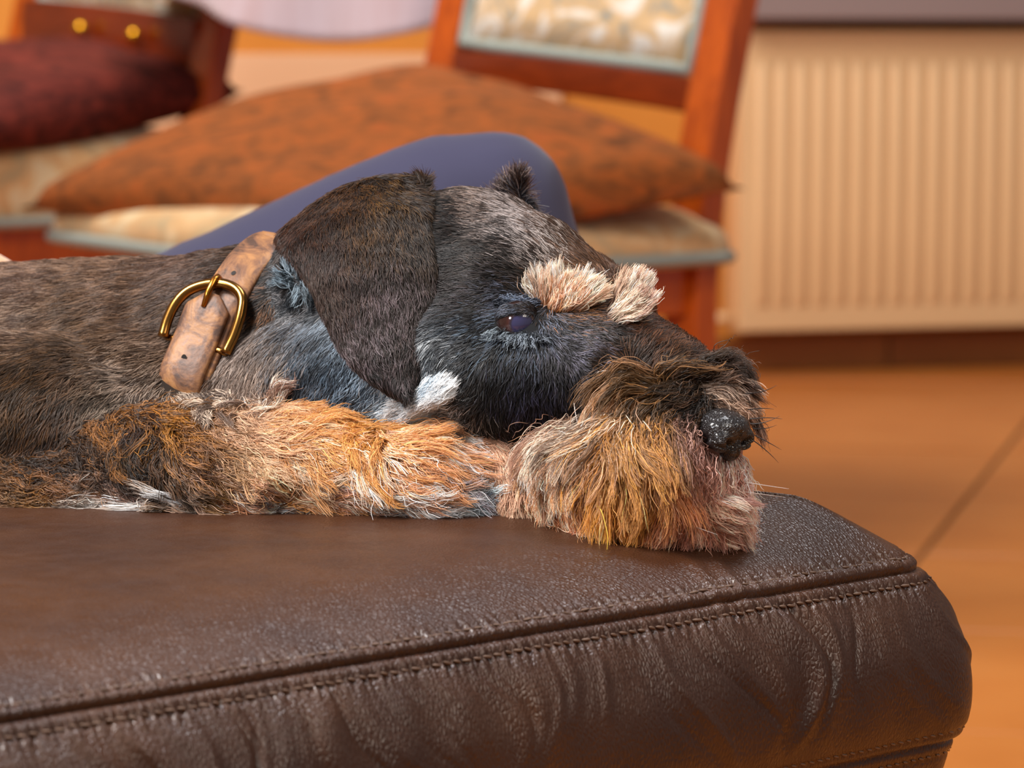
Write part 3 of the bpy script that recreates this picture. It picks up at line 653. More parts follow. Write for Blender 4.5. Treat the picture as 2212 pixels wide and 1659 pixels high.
# ---- hair material: a real fibre shader fed by each strand's own colour
hm = bpy.data.materials.new('dog_hair'); hm.use_nodes = True; nt = hm.node_tree; nt.nodes.clear()
ho = nt.nodes.new('ShaderNodeOutputMaterial'); hb_ = nt.nodes.new('ShaderNodeBsdfHairPrincipled'); ha = nt.nodes.new('ShaderNodeAttribute'); ha.attribute_name = 'tint'
hb_.model = 'CHIANG'; hb_.parametrization = 'COLOR'
hb_.inputs['IOR'].default_value = 1.36; hb_.inputs['Roughness'].default_value = .28; hb_.inputs['Radial Roughness'].default_value = .45; hb_.inputs['Random Roughness'].default_value = .2
nt.links.new(ha.outputs['Color'], hb_.inputs['Color']); hd_ = nt.nodes.new('ShaderNodeBsdfPrincipled'); hd_.inputs['Roughness'].default_value = .42; hd_.inputs['Specular IOR Level'].default_value = .35
nt.links.new(ha.outputs['Color'], hd_.inputs['Base Color']); mxn = nt.nodes.new('ShaderNodeMixShader'); mxn.inputs[0].default_value = .18
nt.links.new(hd_.outputs[0], mxn.inputs[1]); nt.links.new(hb_.outputs[0], mxn.inputs[2]); nt.links.new(mxn.outputs[0], ho.inputs[0])
def skin_mat(name, rough=.8):
    m = bpy.data.materials.new(name); m.use_nodes = True; t = m.node_tree; b = t.nodes['Principled BSDF']
    a = t.nodes.new('ShaderNodeAttribute'); a.attribute_name = 'tint'; t.links.new(a.outputs['Color'], b.inputs['Base Color'])
    b.inputs['Roughness'].default_value = rough; b.inputs['Specular IOR Level'].default_value = .2; return m
M_skin = skin_mat('dog_skin')
def set_tint(me, cols):
    a = me.attributes.new('tint', 'FLOAT_COLOR', 'POINT'); a.data.foreach_set('color', np.ascontiguousarray(cols, dtype=np.float32).ravel())
def hair_obj(name, pts, rad, cols, parent=None, tip=.25, grad=(.8, 1.12), rootcol=None):
    """pts (N,K,3) world, rad (N,), cols (N,4)"""
    N, K = pts.shape[:2]; hc = bpy.data.hair_curves.new(name); hc.add_curves([K]*N)
    hc.attributes['position'].data.foreach_set('vector', np.ascontiguousarray(pts, dtype=np.float32).ravel())
    t = np.linspace(0, 1, K); pr = (1-(1-tip)*t**2)
    r = (rad[:, None]*pr[None, :]).astype(np.float32)
    ra = hc.attributes.get('radius') or hc.attributes.new('radius', 'FLOAT', 'POINT'); ra.data.foreach_set('value', r.ravel())
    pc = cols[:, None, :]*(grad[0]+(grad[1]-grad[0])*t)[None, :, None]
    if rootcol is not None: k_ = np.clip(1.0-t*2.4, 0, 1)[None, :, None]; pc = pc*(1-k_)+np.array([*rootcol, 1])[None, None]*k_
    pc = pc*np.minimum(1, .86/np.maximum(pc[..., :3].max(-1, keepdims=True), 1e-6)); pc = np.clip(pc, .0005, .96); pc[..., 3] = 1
    ca = hc.attributes.new('tint', 'FLOAT_COLOR', 'POINT'); ca.data.foreach_set('color', np.ascontiguousarray(pc, dtype=np.float32).ravel())
    hc.materials.append(hm)
    o = bpy.data.objects.new(name, hc); COL.objects.link(o); o['kind'] = 'stuff'
    o.parent = parent or dog
    if (parent or dog) is dog: o.matrix_parent_inverse = dinv
    return o
def mesh_arrays(me):
    n = len(me.vertices); co = np.empty(n*3); me.vertices.foreach_get('co', co); co = co.reshape(-1, 3)
    no = np.empty(n*3); me.vertices.foreach_get('normal', no); no = no.reshape(-1, 3)
    me.calc_loop_triangles(); m = len(me.loop_triangles); tr = np.empty(m*3, dtype=np.int32); me.loop_triangles.foreach_get('vertices', tr)
    return co, no, tr.reshape(-1, 3)
def sample(me, N, weight=None):
    co, no, tr = mesh_arrays(me); a, b, c = co[tr[:, 0]], co[tr[:, 1]], co[tr[:, 2]]
    ar = np.linalg.norm(np.cross(b-a, c-a), axis=1)*.5
    cen = (a+b+c)/3; tn = no[tr].mean(1)
    if weight is not None: ar = ar*weight(cen, tn)
    idx = rng.choice(len(tr), N, p=ar/ar.sum()); u = rng.random(N); v = rng.random(N); f = u+v > 1; u[f] = 1-u[f]; v[f] = 1-v[f]; w_ = 1-u-v
    p = a[idx]*w_[:, None]+b[idx]*u[:, None]+c[idx]*v[:, None]
    n = no[tr[idx, 0]]*w_[:, None]+no[tr[idx, 1]]*u[:, None]+no[tr[idx, 2]]*v[:, None]
    return p, n/np.linalg.norm(n, axis=1)[:, None]
BC = np.array([tuple(c) for c, R, r, t in BL]); BR = np.array([R for c, R, r, t in BL]); BT = np.array([['body', 'throat', 'head', 'leg', 'farleg', 'beard'].index(t) for c, R, r, t in BL])
TAGS = ['body', 'throat', 'head', 'leg', 'farleg', 'beard']
def tags_of(p):
    out = np.zeros(len(p), int)
    for a in range(0, len(p), 20000):
        q_ = p[a:a+20000]; d = np.linalg.norm((q_[:, None]-BC[None])/BR[None], axis=2)
        d = (d-1)*BR.mean(1)[None]; out[a:a+20000] = BT[d.argmin(1)]
    return out
def facing(p, n):
    v = np.array([0, 0, CAMZ])-p; v /= np.linalg.norm(v, axis=1)[:, None]; return (v*n).sum(1)
def to_world_dir(px, d2):
    return np.stack([d2[:, 0], np.zeros(len(d2)), -d2[:, 1]], 1)
def tangent(d, n):
    t = d-(d*n).sum(1)[:, None]*n; L = np.linalg.norm(t, axis=1)[:, None]; return t/np.maximum(L, 1e-6)
EYE = P(1118, 698, 1.5); eye_px = np.array([1118., 697.])
def top_z(A):
    """height of the footstool's top under world points (-1 beyond its edge)"""
    x = A[:, 0]-C0.x; y = A[:, 1]-C0.y; u = x*U.x+y*U.y; v = x*Vv.x+y*Vv.y
    ins = np.minimum(v, -u); zz = np.interp(ins, prof_i, prof_z)+.0115*np.clip(1-(-u-v)*0, 0, 1)*(-u < v)*np.clip((ins-.004)/.045, 0, 1)*np.clip((.20-ins)/.12, 0, 1)
    return np.where(ins < -.016, -1.0, zz)
def in_eye(px, k=1.0):
    dx = (px[:, 0]-1118)/(43*k); dy = (px[:, 1]-698)/(20*k); return dx*dx+dy*dy < 1
# tint the skin
co, no, tr = mesh_arrays(body.data); tg = tags_of(co); px = proj(co); cc = np.ones((len(co), 4))*.02
for k, t in enumerate(TAGS):
    m = tg == k
    if m.any(): c_ = colours(t, px[m], np.full(m.sum(), .9), jit=0, vary=0); c_[:, :3] *= .4; cc[m] = c_
cc[:, 3] = 1; set_tint(body.data, cc); body.data.materials.clear(); body.data.materials.append(M_skin)
bvh = BVHTree.FromPolygons([tuple(v) for v in co], [tuple(t) for t in tr.tolist()])

def short_fur(name, src, N, K=5, tagset=('body', 'throat', 'head', 'farleg'), rad=.00016, lift=.38, weight=None, sink=.0002, jdir=.25, lenk=1.0, parent=None, forced=None, skip=None, curl=.12):
    p, n = sample(src, N, weight); px = proj(p); tg = tags_of(p) if forced is None else np.full(N, TAGS.index(forced) if forced in TAGS else -1)
    P_ = []; C_ = []; R_ = []
    for t in tagset:
        m = (tg == TAGS.index(t)) if t in TAGS else np.ones(N, bool)
        if skip is not None: m = m & ~skip(px)
        if not m.any(): continue
        q0, nn, pp = p[m], n[m], px[m]; M = len(q0)
        f = field(t, pp); L = f[:, 2]*.001*lenk*rng.uniform(.65, 1.2, M)
        dl = np.linalg.norm(f[:, :2], axis=1)[:, None]; d2 = f[:, :2]/np.maximum(dl, 1e-6)
        # tufts: neighbouring strands share small deviations of direction
        dev = (noise3(q0, 420, 3)-.5)*.9+(noise3(q0, 900, 5)-.5)*.7+rng.normal(0, jdir, M)
        c_, s_ = np.cos(dev*.55), np.sin(dev*.55); d2 = np.stack([d2[:, 0]*c_-d2[:, 1]*s_, d2[:, 0]*s_+d2[:, 1]*c_], 1)
        D = tangent(to_world_dir(pp, d2)+rng.normal(0, .06, (M, 3)), nn)
        lf = lift*(.6+.8*noise3(q0, 260, 9))*rng.uniform(.7, 1.3, M)
        pts = np.zeros((M, K, 3)); pts[:, 0] = q0-nn*sink; cur = pts[:, 0].copy(); st = (L/(K-1))[:, None]
        side = np.cross(nn, D); cv = rng.normal(0, curl, M)[:, None]
        for k in range(1, K):
            t_ = k/(K-1); e = lf[:, None]*(1.25-1.05*t_); v = D+nn*e+side*cv*(t_*2); v /= np.linalg.norm(v, axis=1)[:, None]
            cur = cur+v*st; pts[:, k] = cur
        lk = ranku(.35*noise3(q0, 330, 21)+.65*rng.random(M))
        P_.append(pts); C_.append(colours(t, pp, lk)); R_.append(np.full(M, rad)*rng.uniform(.75, 1.25, M)*(.85+.03*f[:, 2]))
    return hair_obj(name, np.concatenate(P_), np.concatenate(R_), np.concatenate(C_), parent)
def wcam(lo=.12):
    def f(c, n): 
        fc = facing(c, n); px = proj(c); inside = (px[:, 0] > -120)
        return np.where(fc > -.25, 1.0, lo)*np.where(inside, 1, .15)
    return f
def long_fur(name, tag, n_lock, per, src, K=9, rad=.00017, clump=.75, wave=.0012, width=.0030, weight=None, grav=.12, lift=.5, lenk=1.0, spread=1.0, keep=.0012, hook=None, parent=None, vary=.2, colour_tag=None, roots=None, frizz=.0006, avoid=True, grad=(.8, 1.12), rootcol=None, floor=True):
    p, n = roots if roots is not None else sample(src, n_lock*3 if tag in TAGS else n_lock, weight)
    if tag in TAGS and roots is None:
        m = tags_of(p) == TAGS.index(tag); p, n = p[m][:n_lock], n[m][:n_lock]
    M = len(p); px = proj(p); f = field(colour_tag or tag, px); L = f[:, 2]*.001*lenk*rng.uniform(.7, 1.2, M)
    g = np.zeros((M, K, 3)); g[:, 0] = p; cur = p.copy(); st = (L/(K-1)); ph = rng.uniform(0, 6.28, M); fr_ = rng.uniform(.6, 1.4, M)
    for k in range(1, K):
        t_ = k/(K-1); f2 = field(colour_tag or tag, proj(cur)); d2 = f2[:, :2]; d2 = d2/np.maximum(np.linalg.norm(d2, axis=1)[:, None], 1e-6)
        dev = (noise3(p, 150, 31)-.5)*1.1+rng.normal(0, .05, M); c_, s_ = np.cos(dev*spread), np.sin(dev*spread)
        d2 = np.stack([d2[:, 0]*c_-d2[:, 1]*s_, d2[:, 0]*s_+d2[:, 1]*c_], 1)
        v = to_world_dir(px, d2)
        v = v-np.minimum(0, (v*n).sum(1))[:, None]*n*.8+n*(lift*(1-t_)**1.5)[..., None] if False else v - np.minimum(0, (v*n).sum(1))[:, None]*n*.8 + n*(lift*(1-t_)**1.5)
        v[:, 2] -= grav*t_; v /= np.linalg.norm(v, axis=1)[:, None]
        sd = np.cross(v, n); cur = cur+v*st[:, None]+sd*(np.cos(ph+k*1.1*fr_)*wave)[:, None]*t_
        for i in range(M):          # stay outside the body
            loc, nr, _, dd = bvh.find_nearest(Vector(cur[i]))
            if loc is not None:
                s_n = (Vector(cur[i])-loc).dot(nr)
                if s_n < keep: cur[i] += np.array(nr)*(keep-s_n)
        if floor: cur[:, 2] = np.maximum(cur[:, 2], top_z(cur)+.0006+.0004*rng.random(M))
        g[:, k] = cur
    if avoid:
        keep_ = np.ones(M, bool)
        for k in range(0, K):
            q_ = proj(g[:, k]); keep_ &= ~((((q_[:, 0]-1572)/66)**2+((q_[:, 1]-938)/58)**2) < 1)
            keep_ &= ~in_eye(q_, 1.2)
        g = g[keep_]; p = p[keep_]; n = n[keep_]; px = px[keep_]; M = len(p)
    # strands
    idx = np.repeat(np.arange(M), per); Ns = len(idx)
    a = rng.uniform(0, 6.28, Ns); rr = np.sqrt(rng.random(Ns))*width
    n0 = n[idx]; d0 = g[idx, 1]-g[idx, 0]; d0 /= np.linalg.norm(d0, axis=1)[:, None]+1e-9
    s1 = np.cross(n0, d0); s1 /= np.linalg.norm(s1, axis=1)[:, None]+1e-9; s2 = np.cross(n0, s1)
    off = s1*(np.cos(a)*rr)[:, None]+s2*(np.sin(a)*rr)[:, None]
    t = np.linspace(0, 1, K); ls = rng.uniform(.75, 1.08, Ns)
    # resample along the lock for varied strand length
    tt = np.clip(t[None, :]*ls[:, None], 0, 1)*(K-1); i0 = np.minimum(tt.astype(int), K-2); fr2 = (tt-i0)[..., None]
    base = g[idx[:, None], i0]*(1-fr2)+g[idx[:, None], i0+1]*fr2
    k_ = (1-clump*np.clip(t*1.6, 0, 1)**1.0)[None, :, None]
    fz = np.cumsum(rng.normal(0, frizz, (Ns, K, 3)), 1)*.5; fz[:, 0] = 0
    big = (rng.random(Ns) < .06)[:, None, None]; fz = np.where(big, fz*3, fz)
    pts = base+off[:, None, :]*k_*np.where(big, 1.6, 1)+fz
    if floor: fl_ = pts.reshape(-1, 3); fl_[:, 2] = np.maximum(fl_[:, 2], top_z(fl_)+.0002); pts = fl_.reshape(pts.shape)
    lk_l = rng.random(M)*.6+noise3(p, 200, 77)*.4
    lock = ranku(ranku(lk_l)[idx]*.75+rng.random(Ns)*.25)
    cols = colours(colour_tag or tag, px[idx], lock, jit=14, vary=vary, lock=lock)
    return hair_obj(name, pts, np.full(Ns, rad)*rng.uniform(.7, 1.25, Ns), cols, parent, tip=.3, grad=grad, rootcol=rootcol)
def wfront(lo=.1):
    def f(c, n):
        fc = facing(c, n); px = proj(c); return np.where(fc > -.35, 1.0, lo)*np.where(px[:, 0] > -150, 1, .2)
    return f
def wtag(tag, lo=.1):
    base = wfront(lo)
    def f(c, n): return base(c, n)*np.where(tags_of(c) == TAGS.index(tag), 1.0, 0.0)
    return f
# ------------------------------------------------------------------ collar ring on the neck
CA = Vector((math.cos(math.radians(22))*math.cos(math.radians(12.6)), -math.sin(math.radians(22)), -math.sin(math.radians(12.6))*math.cos(math.radians(22)))).normalized()
CC = P(545, 742, 1.607)
CUP = (Vector((0, 0, 1))-CA*CA.z).normalized(); CNE = CUP.cross(CA)
if CNE.y > 0: CNE = -CNE
ring_r = []
for k in range(144):
    ph = 2*math.pi*k/144; d = CNE*math.cos(ph)+CUP*math.sin(ph); rr = 0
    for ax in (-.006, 0, .006):
        h = bvh.ray_cast(CC+CA*ax, d); 
        if h[0] is not None and h[3] < .09: rr = max(rr, h[3])
    ring_r.append(rr or .05)
ring_r = np.array(ring_r); ring_r = np.minimum(ring_r, .068)
for _ in range(25): ring_r = (np.roll(ring_r, 1)+ring_r*2+np.roll(ring_r, -1))/4
def CP(ph, ax, h):
    """point on the collar: angle from the near side upward (deg), along the neck, height over the coat"""
    k = (ph/2.5) % 144; i = int(k); f = k-i; r = ring_r[i % 144]*(1-f)+ring_r[(i+1) % 144]*f
    a = math.radians(ph); return CC+(CNE*math.cos(a)+CUP*math.sin(a))*(r+h)+CA*ax
def near_collar(p, half=.0098):
    q_ = p-np.array(CC); ax = q_ @ np.array(CA); rad_ = np.linalg.norm(q_-ax[:, None]*np.array(CA)[None], axis=1)
    up_ = q_ @ np.array(CUP); return (np.abs(ax) < half) & (rad_ < .075) & (up_ > -.0165)
collar = empty('dog_collar', 'worn tan leather collar with a gold-rimmed buckle around the dog\'s neck', 'collar', tuple(CC))
cinv = collar.matrix_basis.inverted()
mt = Mat('worn_tan_leather', rough=.5, spec=.35)
mt.ramp(mt.noise(70, 6, .65, dist=1.2), [(.36, lin('#49342a')), (.48, lin('#755038')), (.60, lin('#9a6c42')), (.72, lin('#86685a'))])
mt.bump(mt.noise(420, 5), .4, .0006); M_strap = mt.m
M_edge = Mat('pale_leather_edge', lin('#a8703e'), .6).m
mt = Mat('gold_bronze_metal', lin('#9a6c34'), .22, metal=1); M_buckle = mt.m
M_hole = Mat('dark_hole', lin('#1c1612'), .8).m
def strap(name, ph0, ph1, half, h, th, n=90, shift=lambda p: 0, wf=lambda t: 1, mat=M_strap, closed=False, parent=None):
    V = []; F = []; sec = [(-1, 0), (-1, .6), (-.90, 1), (-.5, 1.12), (0, 1.16), (.5, 1.12), (.90, 1), (1, .6), (1, 0)]; m = len(sec)
    for i in range(n+1):
        t = i/n; ph = ph0+(ph1-ph0)*t; s = shift(ph); hw = half*wf(t)
        for a, b in sec: V.append(CP(ph, s+a*hw, h+b*th))
    for i in range(n):
        for k in range(m): F.append((i*m+k, (i+1)*m+k, (i+1)*m+(k+1) % m, i*m+(k+1) % m))
    F.append(tuple(range(m))); F.append(tuple(n*m+k for k in range(m))[::-1])
    o = link(name, mesh_from(name, V, F), parent or collar, mat)
    if parent is None: o.matrix_parent_inverse = cinv
    return o
st0 = strap('strap', -100, 258, .0096, -.001, .0026, 150, shift=lambda p: .0012 if 30 < p < 100 else 0)
# free end on top of the strap, running down from the buckle
st1 = strap('strap_end', 30, -78, .0102, .0020, .0026, 60, shift=lambda p: -.0028, wf=lambda t: min(1, .35+t*9) if t < .08 else 1)
def disc(name, ph, ax, h, r, mat, parent):
    c = CP(ph, ax, h); n_ = (CP(ph, ax, h+.01)-c).normalized(); a = CA; b = n_.cross(a).normalized(); V = [c+n_*.0001]; F = []
    for k in range(16): t = 2*math.pi*k/16; V.append(c+a*math.cos(t)*r+b*math.sin(t)*r*1.25)
    for k in range(16): F.append((0, 1+k, 1+(k+1) % 16))
    return link(name, mesh_from(name, V, F), parent, mat)
disc('hole', -3, -.0035, .0051, .0013, M_hole, st1); disc('hole', -26, -.0032, .0051, .0013, M_hole, st1); disc('hole', 47, .000, .0022, .0010, M_hole, st0)
pts = [(3, -.0150), (11, -.0158), (20, -.0150), (28, -.0120), (34, -.0060), (37, .001), (36, .0080), (31, .0130), (22, .0152), (12, .0156), (3, .0150)]
sp = spline(pts, 7); fp = [CP(a, b-.002, .0042) for a, b in sp]
bk = link('buckle', tube('buckle', fp, .0023, 14), collar, M_buckle); bk.matrix_parent_inverse = cinv
bar = link('buckle_bar', tube('buckle_bar', [CP(3, b-.002, .0010) for b in np.linspace(-.0150, .015, 8)], .0016, 10), collar, M_buckle); bar.matrix_parent_inverse = cinv
pr = link('prong', tube('prong', [CP(22, -.004, .0050), CP(29, -.004, .0062), CP(36, -.0035, .0070), CP(39, -.0035, .0055), CP(40, -.0035, .003)], [.0011, .0014, .0016, .0017, .0014], 10), collar, Mat('orange_gold_metal', lin('#b87830'), .25, metal=1).m); pr.matrix_parent_inverse = cinv

# ------------------------------------------------------------------ near ear: folded flap with thickness
def shell(name, Lp, Rp, dep, arch, mat, th=.0022, nu=26, nv=40, back=None, curv=.008):
    """flap whose rows run between a left and a right border; returns (mesh, front grid). dep(v) = distance, curv = crosswise belly"""
    Ls = spline(Lp, 12); Rs = spline(Rp, 12); V = []; F = []
    def at(A, v): x = v*(len(A)-1); i = min(int(x), len(A)-2); f = x-i; return A[i]*(1-f)+A[i+1]*f
    grid = []
    vs_ = list(np.linspace(0, 1, nv))
    rowsG = []
    for v in vs_:
        l, r = at(Ls, v), at(Rs, v); row = []
        for i in range(nu):
            u = i/(nu-1); x = l[0]*(1-u)+r[0]*u; y = l[1]*(1-u)+r[1]*u - arch*math.sin(math.pi*u)*(1-v)**3
            d = dep(u, v)-curv*math.sin(math.pi*u)**.8
            row.append(P(x, y, d))
        rowsG.append(row)
    # fold over the top: the hidden rear layer going back to the base
    pre = []
    if back:
        for k in range(1, 6):
            a = k/5; pre.append([p+Vector((0, back*a, -.009*a*a)) for p in rowsG[0]])
        rowsG = pre[::-1]+rowsG
    G_ = np.array([[tuple(p) for p in r] for r in rowsG]); m, n_ = G_.shape[:2]
    du = np.gradient(G_, axis=1); dv = np.gradient(G_, axis=0); nn = np.cross(du, dv); nn /= np.linalg.norm(nn, axis=2)[..., None]+1e-12
    vw = np.array([0, 0, CAMZ])-G_; s = np.sign((nn*vw).sum(2)[m//2, n_//2]); nn = nn*s
    ed = np.minimum(np.linspace(0, 1, n_), np.linspace(1, 0, n_)); edge = np.clip(ed*8, .25, 1)[None, :, None]*np.clip(np.linspace(1, 0, m)*8, .25, 1)[:, None, None]
    A = G_; B = G_-nn*th*edge
    V = np.concatenate([A.reshape(-1, 3), B.reshape(-1, 3)]); o = m*n_; F = []
    for i in range(m-1):
        for j in range(n_-1):
            q_ = (i*n_+j, i*n_+j+1, (i+1)*n_+j+1, (i+1)*n_+j); F.append(q_ if s < 0 else q_[::-1])
            q2_ = tuple(x+o for x in q_); F.append(q2_[::-1] if s < 0 else q2_)
    bd = [j for j in range(n_)]+[i*n_+n_-1 for i in range(1, m)]+[(m-1)*n_+j for j in range(n_-2, -1, -1)]+[i*n_ for i in range(m-2, 0, -1)]
    for k in range(len(bd)):
        a, b = bd[k], bd[(k+1) % len(bd)]; F.append((a, b, b+o, a+o))
    me = mesh_from(name, V, F); bm = bmesh.new(); bm.from_mesh(me); bmesh.ops.remove_doubles(bm, verts=bm.verts[:], dist=1e-5); bmesh.ops.recalc_face_normals(bm, faces=bm.faces[:]); bm.to_mesh(me); bm.free()
    me.polygons.foreach_set('use_smooth', [True]*len(me.polygons)); return me
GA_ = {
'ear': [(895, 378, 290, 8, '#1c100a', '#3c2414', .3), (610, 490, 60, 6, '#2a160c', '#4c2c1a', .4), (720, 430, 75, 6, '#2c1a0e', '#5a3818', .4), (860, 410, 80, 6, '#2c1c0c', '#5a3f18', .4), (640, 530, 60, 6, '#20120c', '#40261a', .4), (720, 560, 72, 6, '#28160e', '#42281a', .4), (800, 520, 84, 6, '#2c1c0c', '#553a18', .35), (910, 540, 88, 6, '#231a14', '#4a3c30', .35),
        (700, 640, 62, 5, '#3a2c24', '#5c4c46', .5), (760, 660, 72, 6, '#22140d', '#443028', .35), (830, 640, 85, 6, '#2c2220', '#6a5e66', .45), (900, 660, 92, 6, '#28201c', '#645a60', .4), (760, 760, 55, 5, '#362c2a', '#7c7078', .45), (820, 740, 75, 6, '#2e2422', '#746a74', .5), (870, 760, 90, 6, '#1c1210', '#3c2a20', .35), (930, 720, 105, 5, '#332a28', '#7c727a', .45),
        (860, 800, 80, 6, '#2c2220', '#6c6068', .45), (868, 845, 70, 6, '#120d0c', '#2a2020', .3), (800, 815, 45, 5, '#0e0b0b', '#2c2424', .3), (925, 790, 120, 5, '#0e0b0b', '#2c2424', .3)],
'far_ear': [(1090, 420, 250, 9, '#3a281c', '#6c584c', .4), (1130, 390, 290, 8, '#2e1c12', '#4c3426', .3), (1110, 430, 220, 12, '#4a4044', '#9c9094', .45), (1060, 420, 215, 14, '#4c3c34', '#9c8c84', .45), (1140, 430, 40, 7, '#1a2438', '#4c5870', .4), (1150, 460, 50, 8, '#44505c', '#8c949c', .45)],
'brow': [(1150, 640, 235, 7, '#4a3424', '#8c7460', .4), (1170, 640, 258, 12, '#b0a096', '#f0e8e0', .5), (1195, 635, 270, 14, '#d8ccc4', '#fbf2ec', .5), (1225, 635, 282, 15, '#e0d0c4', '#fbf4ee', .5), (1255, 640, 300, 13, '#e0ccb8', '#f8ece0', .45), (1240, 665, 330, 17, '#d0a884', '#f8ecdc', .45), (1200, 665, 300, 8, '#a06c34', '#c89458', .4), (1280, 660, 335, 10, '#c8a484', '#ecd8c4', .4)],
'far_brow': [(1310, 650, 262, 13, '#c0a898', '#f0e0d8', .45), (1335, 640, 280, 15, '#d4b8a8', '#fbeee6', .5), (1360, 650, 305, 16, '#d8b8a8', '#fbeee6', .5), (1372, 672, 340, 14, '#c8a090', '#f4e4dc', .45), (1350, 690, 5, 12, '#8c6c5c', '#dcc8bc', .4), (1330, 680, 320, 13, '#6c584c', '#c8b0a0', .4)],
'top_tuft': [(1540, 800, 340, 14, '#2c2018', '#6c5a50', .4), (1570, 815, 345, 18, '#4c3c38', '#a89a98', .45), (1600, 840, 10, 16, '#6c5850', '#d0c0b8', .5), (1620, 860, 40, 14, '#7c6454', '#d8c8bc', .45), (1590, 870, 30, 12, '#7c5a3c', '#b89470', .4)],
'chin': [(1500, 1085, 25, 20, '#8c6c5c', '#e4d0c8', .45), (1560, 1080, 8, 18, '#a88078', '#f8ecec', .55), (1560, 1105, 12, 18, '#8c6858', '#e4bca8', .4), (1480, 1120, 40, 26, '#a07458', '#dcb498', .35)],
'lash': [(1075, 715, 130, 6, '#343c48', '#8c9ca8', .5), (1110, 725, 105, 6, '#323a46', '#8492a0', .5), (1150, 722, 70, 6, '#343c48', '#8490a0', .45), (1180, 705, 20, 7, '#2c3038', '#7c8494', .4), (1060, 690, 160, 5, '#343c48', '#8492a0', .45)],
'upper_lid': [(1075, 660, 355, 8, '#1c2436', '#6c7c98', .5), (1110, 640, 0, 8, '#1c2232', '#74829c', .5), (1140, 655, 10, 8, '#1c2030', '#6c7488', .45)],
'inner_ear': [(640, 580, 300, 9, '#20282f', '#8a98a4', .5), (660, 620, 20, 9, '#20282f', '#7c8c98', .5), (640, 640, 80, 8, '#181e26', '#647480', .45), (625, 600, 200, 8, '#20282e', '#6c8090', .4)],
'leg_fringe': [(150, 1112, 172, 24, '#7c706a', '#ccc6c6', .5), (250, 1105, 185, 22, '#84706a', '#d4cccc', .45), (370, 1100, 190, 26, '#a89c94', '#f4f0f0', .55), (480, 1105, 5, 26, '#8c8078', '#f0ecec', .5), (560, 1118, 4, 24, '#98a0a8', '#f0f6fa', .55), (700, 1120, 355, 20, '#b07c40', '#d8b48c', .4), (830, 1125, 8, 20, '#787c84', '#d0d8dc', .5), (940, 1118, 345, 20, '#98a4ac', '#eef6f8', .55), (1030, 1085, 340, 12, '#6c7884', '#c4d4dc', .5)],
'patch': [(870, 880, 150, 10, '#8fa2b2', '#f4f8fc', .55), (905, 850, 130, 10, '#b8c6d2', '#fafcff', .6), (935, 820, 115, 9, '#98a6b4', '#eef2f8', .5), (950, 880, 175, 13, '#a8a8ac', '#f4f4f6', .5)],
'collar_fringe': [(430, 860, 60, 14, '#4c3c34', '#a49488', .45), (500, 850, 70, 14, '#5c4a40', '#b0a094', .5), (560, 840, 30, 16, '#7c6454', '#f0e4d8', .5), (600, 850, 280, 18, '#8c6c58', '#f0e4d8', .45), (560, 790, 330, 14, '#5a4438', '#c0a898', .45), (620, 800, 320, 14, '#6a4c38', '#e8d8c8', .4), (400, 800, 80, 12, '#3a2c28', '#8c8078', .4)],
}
for k, v in GA_.items(): GA[k] = np.array([[g[0], g[1], math.cos(math.radians(g[2])), math.sin(math.radians(g[2])), g[3]] + list(lin(g[4])) + list(lin(g[5])) + [g[6]] for g in v])
def skin_of(me, tag, k=.5):
    co, no, tr = mesh_arrays(me); c_ = colours(tag, proj(co), np.full(len(co), .9), jit=0, vary=0); c_[:, :3] *= k; set_tint(me, c_); me.materials.append(M_skin)
eme = shell('ear', [(598, 505), (618, 545), (660, 605), (698, 690), (740, 770), (796, 826), (866, 864)], [(915, 385), (928, 470), (940, 560), (947, 650), (945, 735), (928, 796), (890, 852)],
            lambda u, v: np.interp(v, [0, .12, .35, .7, 1], [1.556, 1.536, 1.520, 1.509, 1.503])+.006*(1-u)*(1-v), 48, None, back=.026)
skin_of(eme, 'ear'); ear = link('ear', eme, dog); ear.matrix_parent_inverse = dinv
fme = shell('far_ear_tmp', [(1070, 440), (1085, 416), (1102, 395), (1114, 382)], [(1155, 465), (1145, 430), (1136, 400), (1128, 380)], lambda u, v: 1.600-.006*v+.002*u, 0, None, th=.002, nu=12, nv=16, curv=.004)
fme.name = 'ear'; skin_of(fme, 'far_ear'); fear = link('ear', fme, dog, label='far ear showing only as a small rust-brown folded tip'); fear.matrix_parent_inverse = dinv
def in_ear(px):
    return np.zeros(len(px), bool)
def skipf(px): return in_eye(px, 1.05)

# ------------------------------------------------------------------ coat
_pn = {}
def coat_weight(c, n):
    w0 = wcam()(c, n); w0 = np.where(near_collar(c), 0, w0); px = proj(c)
    w0 = np.where((((px[:, 0]-1572)/60)**2+((px[:, 1]-938)/52)**2 < 1), 0, w0)
    tg = tags_of(c); return w0*np.where(tg == TAGS.index('leg'), .0, 1)*np.where(tg == TAGS.index('beard'), 0, 1)*np.where(tg == TAGS.index('head'), 1.25, 1)
short_fur('coat', body.data, 260000, weight=coat_weight, skip=skipf, lift=.27, lenk=.85, jdir=.18, rad=.00013)
short_fur('undercoat', body.data, 40000, K=4, tagset=('leg', 'beard'), weight=lambda c, n: wfront()(c, n)*np.where(tags_of(c) > 2, 1, 0)*np.where(near_collar(c), 0, 1)*(((proj(c)[:, 0]-1572)/62)**2+((proj(c)[:, 1]-938)/54)**2 > 1), lift=.5, lenk=.45)
short_fur('ear_fur', eme, 42000, K=4, tagset=('ear',), forced='ear', lift=.30, sink=.0001, lenk=.75, jdir=.15, rad=.00011, parent=None)
bpy.data.objects['ear_fur'].parent = ear; bpy.data.objects['ear_fur'].matrix_parent_inverse = Matrix.Identity(4)
